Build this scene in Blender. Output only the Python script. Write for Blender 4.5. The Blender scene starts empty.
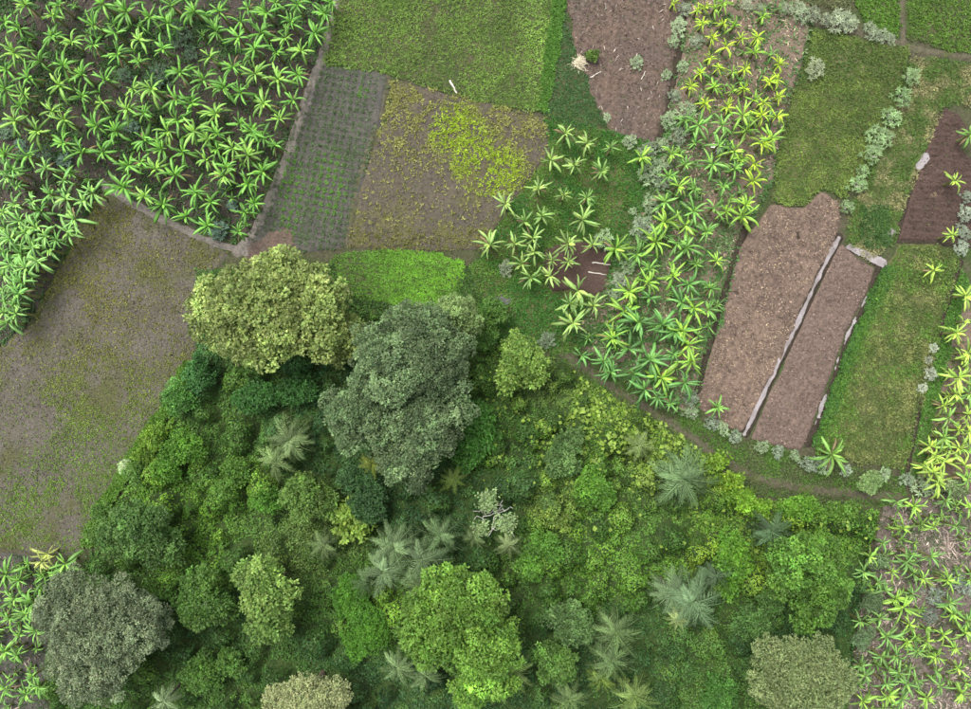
import bpy, math, random
import numpy as np
from mathutils import Vector

# ------------------------------------------------------------------ camera, sky, sun, exposure
S = 0.12                      # metres on the ground per photo pixel
H = 90.0                      # drone height
PW, PH = 971.0, 709.0
scene = bpy.context.scene
C = scene.collection
cam_d = bpy.data.cameras.new('camera'); cam = bpy.data.objects.new('camera', cam_d); C.objects.link(cam)
cam.location = (0, 0, H); cam.rotation_euler = (0, 0, 0)
cam_d.sensor_fit = 'HORIZONTAL'; cam_d.angle = 2*math.atan(PW*S/2/H)
cam_d.clip_start = 0.5; cam_d.clip_end = 3000
scene.camera = cam

SUN_EL, SUN_AZ = math.radians(62), math.radians(-40)      # azimuth from +Y (photo top), negative = left
world = bpy.data.worlds.new('World'); scene.world = world; world.use_nodes = True
wn, wl = world.node_tree.nodes, world.node_tree.links
wn.clear()
sky = wn.new('ShaderNodeTexSky'); sky.sky_type = 'NISHITA'; sky.sun_disc = False
sky.sun_elevation = SUN_EL; sky.sun_rotation = SUN_AZ; sky.air_density = 1.0; sky.dust_density = 3.0
hs = wn.new('ShaderNodeHueSaturation'); hs.inputs['Saturation'].default_value = 0.22     # a grey overcast
bg = wn.new('ShaderNodeBackground'); bg.inputs['Strength'].default_value = 0.14
wo = wn.new('ShaderNodeOutputWorld')
wl.new(sky.outputs[0], hs.inputs['Color']); wl.new(hs.outputs[0], bg.inputs['Color']); wl.new(bg.outputs[0], wo.inputs['Surface'])
sd = bpy.data.lights.new('sun', 'SUN'); sd.energy = 1.5; sd.angle = math.radians(30); sd.color = (1.0, 0.96, 0.88)
sun = bpy.data.objects.new('sun', sd); C.objects.link(sun)
dv = Vector((math.sin(SUN_AZ)*math.cos(SUN_EL), math.cos(SUN_AZ)*math.cos(SUN_EL), math.sin(SUN_EL)))
sun.rotation_euler = dv.to_track_quat('Z', 'Y').to_euler()
vs = scene.view_settings
vs.view_transform = 'Standard'; vs.look = 'None'; vs.exposure = 1.27; vs.gamma = 1.0; vs.use_curve_mapping = False
scene.cycles.max_bounces = 6; scene.cycles.diffuse_bounces = 3; scene.cycles.transmission_bounces = 3
scene.cycles.use_denoising = True

# ------------------------------------------------------------------ helpers
def W(px, py, h=0.0):
    k = (H-h)/H
    return np.array([(px-PW/2)*S*k, (PH/2-py)*S*k, 0.0])

def hash2(ix, iy, seed):
    v = np.sin(ix*127.1 + iy*311.7 + seed*74.7)*43758.5453
    return v - np.floor(v)
def vnoise(x, y, seed=0):
    ix, iy = np.floor(x), np.floor(y); fx, fy = x-ix, y-iy
    fx = fx*fx*(3-2*fx); fy = fy*fy*(3-2*fy)
    a = hash2(ix, iy, seed); b = hash2(ix+1, iy, seed); c = hash2(ix, iy+1, seed); d = hash2(ix+1, iy+1, seed)
    return a*(1-fx)*(1-fy)+b*fx*(1-fy)+c*(1-fx)*fy+d*fx*fy
def fbm(x, y, scale, seed=0, octv=4):
    s = 0; a = 0.5; t = 0; f = 1.0/scale
    for o in range(octv):
        s = s + a*vnoise(x*f+o*17.3, y*f-o*9.1, seed+o); t += a; a *= 0.5; f *= 2.03
    return s/t
def ss(a, b, x):
    t = np.clip((x-a)/(b-a), 0, 1); return t*t*(3-2*t)

def sdf(x, y, poly):
    """signed distance, positive inside"""
    d = np.full(x.shape, 1e18); inside = np.zeros(x.shape, bool); n = len(poly)
    for i in range(n):
        ax, ay = poly[i]; bx, by = poly[(i+1) % n]
        ex, ey = bx-ax, by-ay; wx, wy = x-ax, y-ay
        t = np.clip((wx*ex+wy*ey)/(ex*ex+ey*ey+1e-12), 0, 1)
        d = np.minimum(d, (wx-t*ex)**2+(wy-t*ey)**2)
        cond = ((ay <= y) & (y < by)) | ((by <= y) & (y < ay))
        if abs(ey) > 1e-12:
            inside ^= cond & (x < ax+(y-ay)*ex/ey)
    d = np.sqrt(d)
    return np.where(inside, d, -d)
def linedist(x, y, line):
    d = np.full(x.shape, 1e18)
    for (ax, ay), (bx, by) in zip(line[:-1], line[1:]):
        ex, ey = bx-ax, by-ay; wx, wy = x-ax, y-ay
        t = np.clip((wx*ex+wy*ey)/(ex*ex+ey*ey+1e-12), 0, 1)
        d = np.minimum(d, (wx-t*ex)**2+(wy-t*ey)**2)
    return np.sqrt(d)
def wp(pts): return [tuple(W(a, b)[:2]) for a, b in pts]
def topx(x, y): return x/S+PW/2, PH/2-y/S

def make_mesh(name, V, F, col=None):
    """V (n,3), F (m,k) all the same k"""
    V = np.asarray(V, np.float32); F = np.asarray(F, np.int32); k = F.shape[1]
    me = bpy.data.meshes.new(name)
    me.vertices.add(len(V)); me.vertices.foreach_set('co', V.ravel())
    me.loops.add(F.size); me.loops.foreach_set('vertex_index', F.ravel())
    me.polygons.add(len(F)); me.polygons.foreach_set('loop_start', np.arange(0, F.size, k, dtype=np.int32))
    if col is not None:
        a = me.attributes.new('tone', 'FLOAT_COLOR', 'POINT')
        c4 = np.ones((len(V), 4), np.float32); c4[:, :3] = col
        a.data.foreach_set('color', c4.ravel())
    me.update(calc_edges=True)
    return me
def smooth(me):
    me.polygons.foreach_set('use_smooth', np.ones(len(me.polygons), bool)); return me
def link(name, me, mat=None, parent=None):
    o = bpy.data.objects.new(name, me); C.objects.link(o)
    if mat is not None and not me.materials: me.materials.append(mat)
    if parent is not None: o.parent = parent
    return o
def empty(name, loc, rz=0.0, s=1.0):
    o = bpy.data.objects.new(name, None); C.objects.link(o)
    o.empty_display_size = 0.2
    o.location = loc; o.rotation_euler = (0, 0, rz); o.scale = (s, s, s); return o
def tag(o, label=None, cat=None, group=None, kind=None):
    if label: o['label'] = label
    if cat: o['category'] = cat
    if group: o['group'] = group
    if kind: o['kind'] = kind
    return o

def norm(v): return v/np.maximum(np.linalg.norm(v, axis=-1, keepdims=True), 1e-9)
def leaf_quads(P, D, N, L, Wd, col, fold=0.18):
    """rhombic folded leaves: P base, D direction, N normal"""
    n = len(P); D = norm(D); Sd = norm(np.cross(D, N)); U = norm(np.cross(Sd, D))
    L = np.broadcast_to(L, (n,))[:, None]; Wd = np.broadcast_to(Wd, (n,))[:, None]
    mid = P + D*L*0.48 + U*Wd*fold
    V = np.empty((n, 4, 3)); V[:, 0] = P; V[:, 1] = mid+Sd*Wd*0.5; V[:, 2] = P+D*L - U*L*0.08; V[:, 3] = mid-Sd*Wd*0.5
    b = (np.arange(n)*4)[:, None]
    F = np.concatenate([b+np.array([[0, 1, 2]]), b+np.array([[0, 2, 3]])], 0)
    Cc = np.repeat(np.asarray(col), 4, axis=0)
    return V.reshape(-1, 3), F, Cc
def tube(pts, rad, seg=7):
    pts = np.asarray(pts, float); V = []; F = []
    for i, p in enumerate(pts):
        t = norm(pts[min(i+1, len(pts)-1)]-pts[max(i-1, 0)])
        a = norm(np.cross(t, [0.3, 0.9, 0.1] if abs(t[2]) > 0.5 else [0, 0, 1.0])); b = np.cross(t, a)
        for k in range(seg):
            an = 2*math.pi*k/seg; V.append(p+(a*math.cos(an)+b*math.sin(an))*rad[i])
    for i in range(len(pts)-1):
        for k in range(seg):
            F.append((i*seg+k, i*seg+(k+1) % seg, (i+1)*seg+(k+1) % seg, (i+1)*seg+k))
    return np.array(V), np.array(F)
def bent(p0, p1, n, jit, rng):
    p0, p1 = np.asarray(p0, float), np.asarray(p1, float)
    t = np.linspace(0, 1, n)[:, None]; p = p0*(1-t)+p1*t
    o = rng.normal(0, jit, (n, 3)); o[0] = 0; o[-1] = 0; return p+o

# ------------------------------------------------------------------ materials
def mat(name):
    m = bpy.data.materials.new(name); m.use_nodes = True; m.node_tree.nodes.clear(); return m, m.node_tree.nodes, m.node_tree.links
def leaf_mat(name, mode, trans=0.3, rough=0.55):
    m, n, l = mat(name)
    at = n.new('ShaderNodeAttribute'); at.attribute_name = 'tone'
    src = at.outputs['Color']
    if mode == 'object':
        oi = n.new('ShaderNodeObjectInfo'); mx = n.new('ShaderNodeMix'); mx.data_type = 'RGBA'; mx.blend_type = 'MULTIPLY'
        mx.inputs[0].default_value = 1
        l.new(oi.outputs['Color'], mx.inputs[6]); l.new(at.outputs['Color'], mx.inputs[7]); src = mx.outputs[2]
    p = n.new('ShaderNodeBsdfPrincipled'); p.inputs['Roughness'].default_value = rough
    p.inputs['Specular IOR Level'].default_value = 0.35
    t = n.new('ShaderNodeBsdfTranslucent'); ms = n.new('ShaderNodeMixShader'); ms.inputs[0].default_value = trans
    o = n.new('ShaderNodeOutputMaterial')
    l.new(src, p.inputs['Base Color']); l.new(src, t.inputs['Color'])
    l.new(p.outputs[0], ms.inputs[1]); l.new(t.outputs[0], ms.inputs[2]); l.new(ms.outputs[0], o.inputs['Surface'])
    return m
M_LEAF = leaf_mat('foliage_leaf', 'attr', 0.36)
M_BAN = leaf_mat('banana_leaf', 'object', 0.3, 0.38)
M_SILV = leaf_mat('shrub_leaf', 'object', 0.25, 0.6)
def plain_mat(name, col, rough=0.9, var=0.3, scale=6.0, bump=0.3):
    m, n, l = mat(name)
    tc = n.new('ShaderNodeTexCoord'); nz = n.new('ShaderNodeTexNoise'); nz.inputs['Scale'].default_value = scale; nz.inputs['Detail'].default_value = 6
    r = n.new('ShaderNodeValToRGB')
    r.color_ramp.elements[0].position = 0.3; r.color_ramp.elements[1].position = 0.7
    r.color_ramp.elements[0].color = tuple(c*(1-var) for c in col)+(1,); r.color_ramp.elements[1].color = tuple(c*(1+var) for c in col)+(1,)
    b = n.new('ShaderNodeBump'); b.inputs['Strength'].default_value = bump; b.inputs['Distance'].default_value = 0.03
    p = n.new('ShaderNodeBsdfPrincipled'); p.inputs['Roughness'].default_value = rough; p.inputs['Specular IOR Level'].default_value = 0.2
    o = n.new('ShaderNodeOutputMaterial')
    l.new(tc.outputs['Object'], nz.inputs['Vector']); l.new(nz.outputs['Fac'], r.inputs[0]); l.new(r.outputs[0], p.inputs['Base Color'])
    l.new(nz.outputs['Fac'], b.inputs['Height']); l.new(b.outputs[0], p.inputs['Normal']); l.new(p.outputs[0], o.inputs['Surface'])
    return m
def soil_mat(name, c1, c2, c3=None, big=5.0, fine=0.28, patch=0.55, seed=0.0, bump=0.9, speck=None, rough=0.95):
    """two soil colours mixed at metre scale, a third in patches, fine clods, pale specks"""
    c1, c2, c3, speck = [c and tuple(v*0.8 for v in c) for c in (c1, c2, c3, speck)]
    m, n, l = mat(name)
    tc = n.new('ShaderNodeTexCoord'); mp = n.new('ShaderNodeMapping'); mp.inputs['Location'].default_value = (seed*13.1, seed*7.7, seed)
    l.new(tc.outputs['Object'], mp.inputs['Vector'])
    def nz(sc, det=5, ro=0.6):
        q = n.new('ShaderNodeTexNoise'); q.inputs['Scale'].default_value = sc; q.inputs['Detail'].default_value = det; q.inputs['Roughness'].default_value = ro
        l.new(mp.outputs[0], q.inputs['Vector']); return q.outputs['Fac']
    def ramp(src, a, b):
        r = n.new('ShaderNodeMapRange'); r.inputs['From Min'].default_value = a; r.inputs['From Max'].default_value = b; l.new(src, r.inputs['Value']); return r.outputs[0]
    def mix(f, a, b, mode='MIX'):
        x = n.new('ShaderNodeMix'); x.data_type = 'RGBA'; x.blend_type = mode
        if isinstance(f, float): x.inputs[0].default_value = f
        else: l.new(f, x.inputs[0])
        for k, v in ((6, a), (7, b)):
            if isinstance(v, tuple): x.inputs[k].default_value = v+(1,)
            else: l.new(v, x.inputs[k])
        return x.outputs[2]
    col = mix(ramp(nz(1.0/big*1.6), 0.35, 0.65), c1, c2)
    if c3: col = mix(ramp(nz(1.0/big*0.9, 7, 0.7), patch, patch+0.12), col, c3)
    f = nz(1/fine, 8, 0.85)
    dk = n.new('ShaderNodeMapRange'); dk.inputs['From Min'].default_value = 0.33; dk.inputs['From Max'].default_value = 0.68
    dk.inputs['To Min'].default_value = 0.35; dk.inputs['To Max'].default_value = 1.65; l.new(f, dk.inputs['Value'])
    cb = n.new('ShaderNodeCombineColor'); 
    for k in range(3): l.new(dk.outputs[0], cb.inputs[k])
    col = mix(1.0, col, cb.outputs[0], 'MULTIPLY')
    if speck: col = mix(ramp(nz(1/0.2, 3, 0.8), 0.66, 0.72), col, speck)
    bp = n.new('ShaderNodeBump'); bp.inputs['Strength'].default_value = bump; bp.inputs['Distance'].default_value = 0.09; l.new(f, bp.inputs['Height'])
    p = n.new('ShaderNodeBsdfPrincipled'); p.inputs['Roughness'].default_value = rough; p.inputs['Specular IOR Level'].default_value = 0.15
    o = n.new('ShaderNodeOutputMaterial')
    l.new(col, p.inputs['Base Color']); l.new(bp.outputs[0], p.inputs['Normal']); l.new(p.outputs[0], o.inputs['Surface'])
    return m
def water_mat():
    m, n, l = mat('silty_water')
    tc = n.new('ShaderNodeTexCoord'); nz = n.new('ShaderNodeTexNoise'); nz.inputs['Scale'].default_value = 0.9; nz.inputs['Detail'].default_value = 5
    r = n.new('ShaderNodeValToRGB'); r.color_ramp.elements[0].position = 0.35; r.color_ramp.elements[1].position = 0.65
    r.color_ramp.elements[0].color = (0.16, 0.14, 0.135, 1); r.color_ramp.elements[1].color = (0.26, 0.235, 0.24, 1)
    p = n.new('ShaderNodeBsdfPrincipled'); p.inputs['Roughness'].default_value = 0.08; p.inputs['IOR'].default_value = 1.33
    o = n.new('ShaderNodeOutputMaterial')
    l.new(tc.outputs['Object'], nz.inputs['Vector']); l.new(nz.outputs['Fac'], r.inputs[0]); l.new(r.outputs[0], p.inputs['Base Color']); l.new(p.outputs[0], o.inputs['Surface'])
    return m
M_WATER = water_mat()
M_BARK = plain_mat('bark', (0.13, 0.10, 0.075), 0.95, 0.4, 3.0, 0.6)
M_PALEBARK = plain_mat('pale_bark', (0.42, 0.40, 0.36), 0.9, 0.25, 3.0, 0.5)
M_STEM = plain_mat('banana_stem', (0.16, 0.17, 0.06), 0.7, 0.35, 2.0, 0.3)
M_LITTER = leaf_mat('dry_litter', 'attr', 0.05, 0.8)

# ------------------------------------------------------------------ ground sheets
def grid_field(name, poly, m, height=0.12, cell=0.25, ang=0.0, furrow=0.0, spacing=0.8, rough=0.04, edge=0.35, seed=0, rise=0.6, big=0.08):
    """a plot: surface that sinks below the ground at its uneven border"""
    P = wp(poly); P = np.array(P); a = math.radians(ang); ca, sa = math.cos(a), math.sin(a)
    R = np.c_[P[:, 0]*ca+P[:, 1]*sa, -P[:, 0]*sa+P[:, 1]*ca]
    lo = R.min(0)-1.2; hi = R.max(0)+1.2
    nu = int((hi[0]-lo[0])/cell)+2; nv = int((hi[1]-lo[1])/cell)+2
    u, v = np.meshgrid(lo[0]+np.arange(nu)*cell, lo[1]+np.arange(nv)*cell)
    x = u*ca-v*sa; y = u*sa+v*ca
    s = sdf(x, y, [tuple(q) for q in P])+(fbm(x, y, 1.6, seed+3)-0.5)*2*edge+(fbm(x, y, 5.0, seed+13, 2)-0.5)*2*edge
    z = height+(fbm(x, y, 3.0, seed)-0.5)*2*big+(fbm(x, y, 0.45, seed+9, 2)-0.5)*2*rough
    if furrow: z = z+furrow*np.sin(v*2*math.pi/spacing+fbm(x, y, 4, seed+5)*2.5)
    z = np.minimum(z, s*rise)
    keep = s > -0.6
    idx = -np.ones(x.shape, int); cells = keep[:-1, :-1] & keep[1:, :-1] & keep[:-1, 1:] & keep[1:, 1:]
    use = np.zeros(x.shape, bool)
    for dy in (0, 1):
        for dx in (0, 1): use[dy:dy+cells.shape[0], dx:dx+cells.shape[1]] |= cells
    idx[use] = np.arange(use.sum())
    j, i = np.nonzero(cells)
    F = np.c_[idx[j, i], idx[j, i+1], idx[j+1, i+1], idx[j+1, i]]
    V = np.c_[x[use], y[use], z[use]]
    o = link(name, smooth(make_mesh(name, V, F)), m); o['kind'] = 'structure'
    return o
def ribbon(name, line, width, m, z=0.05, cell=0.2, edge=0.2, seed=0, kind='structure', rise=0.4, rough=0.015):
    """a path or ditch along a line, its border uneven"""
    L = wp(line); A = np.array(L); lo = A.min(0)-width-0.8; hi = A.max(0)+width+0.8
    x, y = np.meshgrid(np.arange(lo[0], hi[0], cell), np.arange(lo[1], hi[1], cell))
    s = width/2-linedist(x, y, L)+(fbm(x, y, 1.3, seed)-0.5)*2*edge
    zz = np.minimum(z+(fbm(x, y, 0.5, seed+4)-0.5)*2*rough, s*rise) if rough else np.full(x.shape, z)
    keep = s > (-0.45 if rough else -0.02); cells = keep[:-1, :-1] & keep[1:, :-1] & keep[:-1, 1:] & keep[1:, 1:]
    use = np.zeros(x.shape, bool)
    for dy in (0, 1):
        for dx in (0, 1): use[dy:dy+cells.shape[0], dx:dx+cells.shape[1]] |= cells
    idx = -np.ones(x.shape, int); idx[use] = np.arange(use.sum()); j, i = np.nonzero(cells)
    F = np.c_[idx[j, i], idx[j, i+1], idx[j+1, i+1], idx[j+1, i]]
    o = link(name, smooth(make_mesh(name, np.c_[x[use], y[use], zz[use]], F)), m); o['kind'] = kind
    return o

M_GROUND = soil_mat('ground_earth', (0.085, 0.075, 0.05), (0.06, 0.075, 0.03), (0.045, 0.08, 0.02), 4, 0.3, 0.5, 1)
g = link('ground', make_mesh('ground', [(-900, -900, 0), (900, -900, 0), (900, 900, 0), (-900, 900, 0)], [(0, 1, 2, 3)]), M_GROUND); g['kind'] = 'structure'

M_PLANT = soil_mat('plantation_soil', (0.048, 0.041, 0.035), (0.075, 0.063, 0.053), (0.03, 0.042, 0.02), 3, 0.3, 0.52, 2)
M_FALLOW = soil_mat('fallow_soil', (0.098, 0.088, 0.07), (0.125, 0.111, 0.093), (0.088, 0.092, 0.04), 6, 0.24, 0.5, 3, speck=(0.25, 0.22, 0.15))
M_GREENF = soil_mat('crop_floor', (0.05, 0.07, 0.025), (0.09, 0.085, 0.045), (0.05, 0.085, 0.02), 4, 0.3, 0.5, 4)
M_GREY = soil_mat('grey_soil', (0.098, 0.093, 0.08), (0.076, 0.073, 0.065), (0.065, 0.08, 0.045), 3, 0.25, 0.55, 5)
M_YELLOW = soil_mat('stubble_soil', (0.105, 0.09, 0.066), (0.09, 0.078, 0.063), (0.11, 0.105, 0.045), 4, 0.25, 0.5, 6, speck=(0.3, 0.25, 0.13))
M_BROWN = soil_mat('brown_soil', (0.14, 0.098, 0.076), (0.105, 0.08, 0.068), (0.11, 0.095, 0.075), 5, 0.4, 0.55, 7, speck=(0.26, 0.2, 0.16))
M_TILL = soil_mat('tilled_soil', (0.185, 0.133, 0.102), (0.12, 0.086, 0.07), (0.23, 0.185, 0.13), 5, 0.45, 0.55, 8, speck=(0.36, 0.28, 0.2))
M_TILLB = soil_mat('fresh_tilled_soil', (0.165, 0.118, 0.096), (0.13, 0.094, 0.078), None, 5, 0.35, 0.55, 9, speck=(0.3, 0.23, 0.19))
M_DARKT = soil_mat('wet_tilled_soil', (0.07, 0.046, 0.038), (0.092, 0.061, 0.05), None, 4, 0.25, 0.55, 10)
M_STRIP = soil_mat('strip_soil', (0.16, 0.12, 0.088), (0.20, 0.148, 0.115), (0.10, 0.10, 0.05), 4, 0.3, 0.55, 11, speck=(0.42, 0.33, 0.25))
M_PATH = soil_mat('path_earth', (0.20, 0.175, 0.155), (0.165, 0.148, 0.13), (0.13, 0.12, 0.085), 3, 0.35, 0.58, 12, bump=0.4)
M_DPATH = soil_mat('damp_path_earth', (0.10, 0.09, 0.06), (0.085, 0.08, 0.05), (0.075, 0.09, 0.03), 3, 0.35, 0.52, 13, bump=0.4)
M_DITCH = soil_mat('ditch_mud', (0.04, 0.032, 0.022), (0.052, 0.04, 0.03), None, 2, 0.3, 0.5, 14)
M_GRASSF = soil_mat('turf_floor', (0.065, 0.085, 0.025), (0.095, 0.10, 0.04), (0.15, 0.14, 0.075), 4, 0.3, 0.55, 15)
M_FOREST = soil_mat('forest_floor_earth', (0.04, 0.075, 0.02), (0.055, 0.085, 0.025), (0.03, 0.05, 0.018), 3, 0.4, 0.5, 16)

M_PLOTB = soil_mat('grey_brown_soil', (0.14, 0.112, 0.098), (0.19, 0.15, 0.132), (0.08, 0.088, 0.055), 3, 0.35, 0.5, 21, speck=(0.3, 0.24, 0.2))
POLY = {
 'UL': [(-90,-90),(350,-90),(333,0),(318,55),(303,92),(290,130),(275,165),(258,215),(246,236),(232,240),(205,232),(165,213),(135,198),(104,180),(92,205),(60,262),(30,320),(0,346),(-90,360)],
 'LF': [(106,194),(150,216),(190,238),(228,252),(214,268),(196,330),(192,365),(175,400),(152,440),(128,475),(106,510),(92,545),(72,562),(20,548),(-90,545),(-90,362),(0,348),(34,322),(64,264),(95,206)],
 'GT': [(352,-90),(566,-90),(560,0),(550,70),(541,112),(500,106),(440,90),(395,77),(345,66),(322,62),(336,0)],
 'GD': [(320,66),(345,68),(389,77),(383,118),(372,140),(352,215),(345,246),(300,252),(262,262),(248,240),(262,215),(280,168),(296,128)],
 'YB': [(391,80),(440,92),(500,108),(548,118),(552,150),(528,182),(505,215),(482,250),(420,250),(348,247),(356,214),(375,142),(386,118)],
 'NU': [(333,254),(400,250),(440,255),(465,264),(456,292),(448,306),(400,306),(350,296),(330,275)],
 'BR': [(568,-90),(700,-90),(688,0),(676,60),(668,100),(655,142),(615,132),(604,118),(592,95),(578,55),(562,0)],
 'GC': [(562,8),(574,50),(590,92),(606,126),(580,130),(543,114),(552,66)],
 'MS': [(698,-90),(800,-90),(812,22),(800,70),(785,110),(772,180),(742,236),(725,300),(704,370),(694,420),(660,408),(620,378),(590,352),(572,330),(602,290),(620,250),(640,205),(664,140),(680,60),(690,0)],
 'OF': [(815,30),(860,40),(908,48),(898,90),(880,140),(862,170),(846,198),(820,190),(805,206),(770,202),(778,160),(790,105),(802,66)],
 'TA': [(770,206),(803,210),(820,195),(842,202),(838,234),(802,309),(772,374),(744,432),(715,425),(692,400),(703,375),(726,305),(742,245)],
 'TB': [(842,244),(858,258),(874,268),(868,292),(846,332),(826,388),(806,440),(800,450),(750,440),(778,378),(806,314),(836,250)],
 'GR': [(888,268),(900,246),(940,246),(958,258),(950,290),(936,340),(920,400),(904,468),(860,462),(815,452),(830,404),(850,350),(872,300)],
 'MX': [(908,58),(971,64),(1070,70),(1070,110),(990,112),(960,104),(942,106),(925,150),(905,205),(893,240),(870,262),(846,240),(850,210),(870,170),(892,120)],
 'DP': [(943,108),(958,114),(966,128),(960,148),(975,164),(1010,164),(1000,246),(930,240),(898,240),(908,206),(926,150)],
 'T1': [(820,-90),(895,-90),(897,0),(899,34),(870,30),(862,12),(858,0),(850,-20)],
 'T0': [(800,-90),(850,-90),(855,-2),(848,10),(800,4)],
 'T2': [(910,-90),(1070,-90),(1070,62),(971,54),(925,42),(908,36),(906,0)],
 'RS': [(1070,300),(971,285),(950,335),(932,400),(915,440),(902,480),(935,492),(1070,490)],
 'RB': [(885,505),(930,494),(971,492),(1070,492),(1070,800),(842,800),(848,700),(856,640),(868,570)],
 'LB': [(-90,552),(20,556),(66,566),(70,590),(48,620),(46,690),(60,800),(-90,800)],
 'CP': [(545,248),(575,240),(612,248),(610,285),(602,300),(570,290),(548,296)],
 'CG': [(545,118),(600,128),(650,142),(655,190),(645,240),(622,300),(602,330),(572,354),(500,346),(470,332),(460,300),(470,265),(488,255),(500,225),(528,184),(550,152)],
 'FO': [(196,268),(330,270),(352,300),(400,310),(450,312),(470,335),(520,345),(560,358),(590,382),(640,410),(690,440),(725,470),(760,500),(820,505),(880,508),(866,570),(854,640),(846,700),(840,800),(60,800),(48,690),(50,620),(72,590),(94,548),(110,512),(132,478),(156,442),(180,402),(196,366)],
}
F = {}
F['UL'] = grid_field('field', POLY['UL'], M_PLANT, 0.10, 0.35, rough=0.05, seed=1, big=0.1)
F['LF'] = grid_field('field', POLY['LF'], M_FALLOW, 0.08, 0.3, rough=0.05, seed=2)
F['GT'] = grid_field('field', POLY['GT'], M_GREENF, 0.14, 0.3, seed=3)
F['GD'] = grid_field('field', POLY['GD'], M_GREY, 0.10, 0.22, ang=-12, furrow=0.05, spacing=0.85, seed=4)
F['YB'] = grid_field('field', POLY['YB'], M_YELLOW, 0.12, 0.25, seed=5)
F['NU'] = grid_field('field', POLY['NU'], M_GREENF, 0.12, 0.2, ang=-3, furrow=0.04, spacing=0.9, seed=6)
F['BR'] = grid_field('field', POLY['BR'], M_BROWN, 0.12, 0.2, ang=80, furrow=0.04, spacing=1.1, rough=0.09, seed=7, edge=0.6)
F['GC'] = grid_field('field', POLY['GC'], M_GREENF, 0.13, 0.25, seed=8)
F['MS'] = grid_field('field', POLY['MS'], M_STRIP, 0.11, 0.3, rough=0.06, seed=9)
F['OF'] = grid_field('field', POLY['OF'], M_GRASSF, 0.24, 0.3, seed=10, rise=1.2)
F['TA'] = grid_field('field', POLY['TA'], M_TILL, 0.20, 0.2, ang=66, furrow=0.035, spacing=1.0, rough=0.11, seed=11, rise=0.9)
F['TB'] = grid_field('field', POLY['TB'], M_TILLB, 0.18, 0.2, ang=66, furrow=0.02, spacing=0.7, rough=0.11, seed=12, rise=0.9, edge=0.2)
F['GR'] = grid_field('field', POLY['GR'], M_GRASSF, 0.22, 0.3, seed=13, big=0.12)
F['MX'] = grid_field('field', POLY['MX'], M_GRASSF, 0.12, 0.3, seed=14, big=0.1)
F['DP'] = grid_field('field', POLY['DP'], M_DARKT, 0.17, 0.18, ang=-4, furrow=0.06, spacing=0.75, rough=0.09, seed=15, rise=1.2, edge=0.15)
for k, sd_ in (('T1', 16), ('T0', 17), ('T2', 18)): F[k] = grid_field('field', POLY[k], M_GREENF, 0.12, 0.35, ang=85, furrow=0.04, spacing=1.0, seed=sd_)
F['RS'] = grid_field('field', POLY['RS'], M_STRIP, 0.10, 0.35, seed=19)
F['RB'] = grid_field('field', POLY['RB'], M_PLOTB, 0.10, 0.35, seed=20)
F['LB'] = grid_field('field', POLY['LB'], M_GREY, 0.10, 0.35, seed=21)
F['CP'] = grid_field('field', POLY['CP'], M_DARKT, 0.24, 0.2, ang=-5, furrow=0.03, spacing=0.7, seed=22)
F['CG'] = grid_field('field', POLY['CG'], M_GRASSF, 0.06, 0.3, seed=23)

ribbon('path', [(350,-90),(337,0),(325,50),(312,86),(300,124),(286,162),(268,205),(254,234),(238,252)], 1.3, M_PATH, 0.2, seed=31, edge=0.22)
ribbon('path', [(100,182),(132,204),(168,222),(205,240),(240,250),(262,262)], 0.95, M_PATH, 0.115, seed=32, edge=0.4)
ribbon('path', [(556,346),(585,368),(620,392),(660,416),(695,440),(722,460),(755,478),(800,488),(850,494),(900,498)], 1.3, M_DPATH, 0.12, seed=33, edge=0.25)
ribbon('path', [(722,462),(736,446),(744,436)], 0.8, M_DPATH, 0.11, seed=34)
ribbon('path', [(725,-10),(760,2),(800,18),(850,30),(900,46),(940,54),(1060,66)], 1.1, M_DPATH, 0.11, seed=35, edge=0.3)
ribbon('path', [(900,-90),(902,0),(904,44)], 0.8, M_DPATH, 0.10, seed=36)
ribbon('path', [(388,78),(381,112),(370,142),(356,190),(346,244)], 0.9, M_DPATH, 0.19, seed=37)
ribbon('ditch', [(748,222),(736,250),(722,300),(708,350),(697,392)], 1.0, M_DITCH, 0.3, seed=38, edge=0.2, rise=1.5)
ribbon('ditch', [(960,262),(944,310),(934,352),(922,386),(916,420),(906,474)], 0.8, M_DITCH, 0.27, seed=39, edge=0.15, rise=1.2)
ribbon('ditch', [(943,106),(925,150),(906,206),(897,238)], 0.55, M_DITCH, 0.22, seed=40, edge=0.08)
ribbon('ditch', [(898,241),(930,243),(1000,248)], 0.5, M_DITCH, 0.22, seed=41, edge=0.08)
ribbon('ditch', [(690,-60),(682,30),(674,80),(664,126),(650,160)], 1.0, M_DITCH, 0.14, seed=42, edge=0.3)
ribbon('ditch', [(838,238),(820,272),(800,316),(778,362),(758,404),(744,434)], 1.35, M_DITCH, 0.16, seed=53, edge=0.2)
ribbon('ditch', [(852,250),(866,256),(880,266),(866,304),(852,330),(840,360),(830,390),(820,416),(808,444)], 0.7, M_DITCH, 0.15, seed=54, edge=0.25)
ribbon('ditch', [(791,222),(799,238),(812,258)], 0.8, M_DITCH, 0.27, seed=55, edge=0.3)
ribbon('water', [(838,238),(820,272),(800,316),(778,362),(758,404),(744,434)], 0.5, M_WATER, 0.185, cell=0.06, edge=0.22, seed=43, rough=0.0, rise=0.5)
ribbon('water', [(850,248),(864,254),(882,264)], 0.8, M_WATER, 0.185, cell=0.06, edge=0.5, seed=44, rough=0.0, rise=0.5)
ribbon('water', [(872,284),(862,304),(850,328),(838,358),(828,388),(818,414),(808,440)], 0.10, M_WATER, 0.18, cell=0.06, edge=0.5, seed=45, rough=0.0, rise=0.5)
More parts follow.
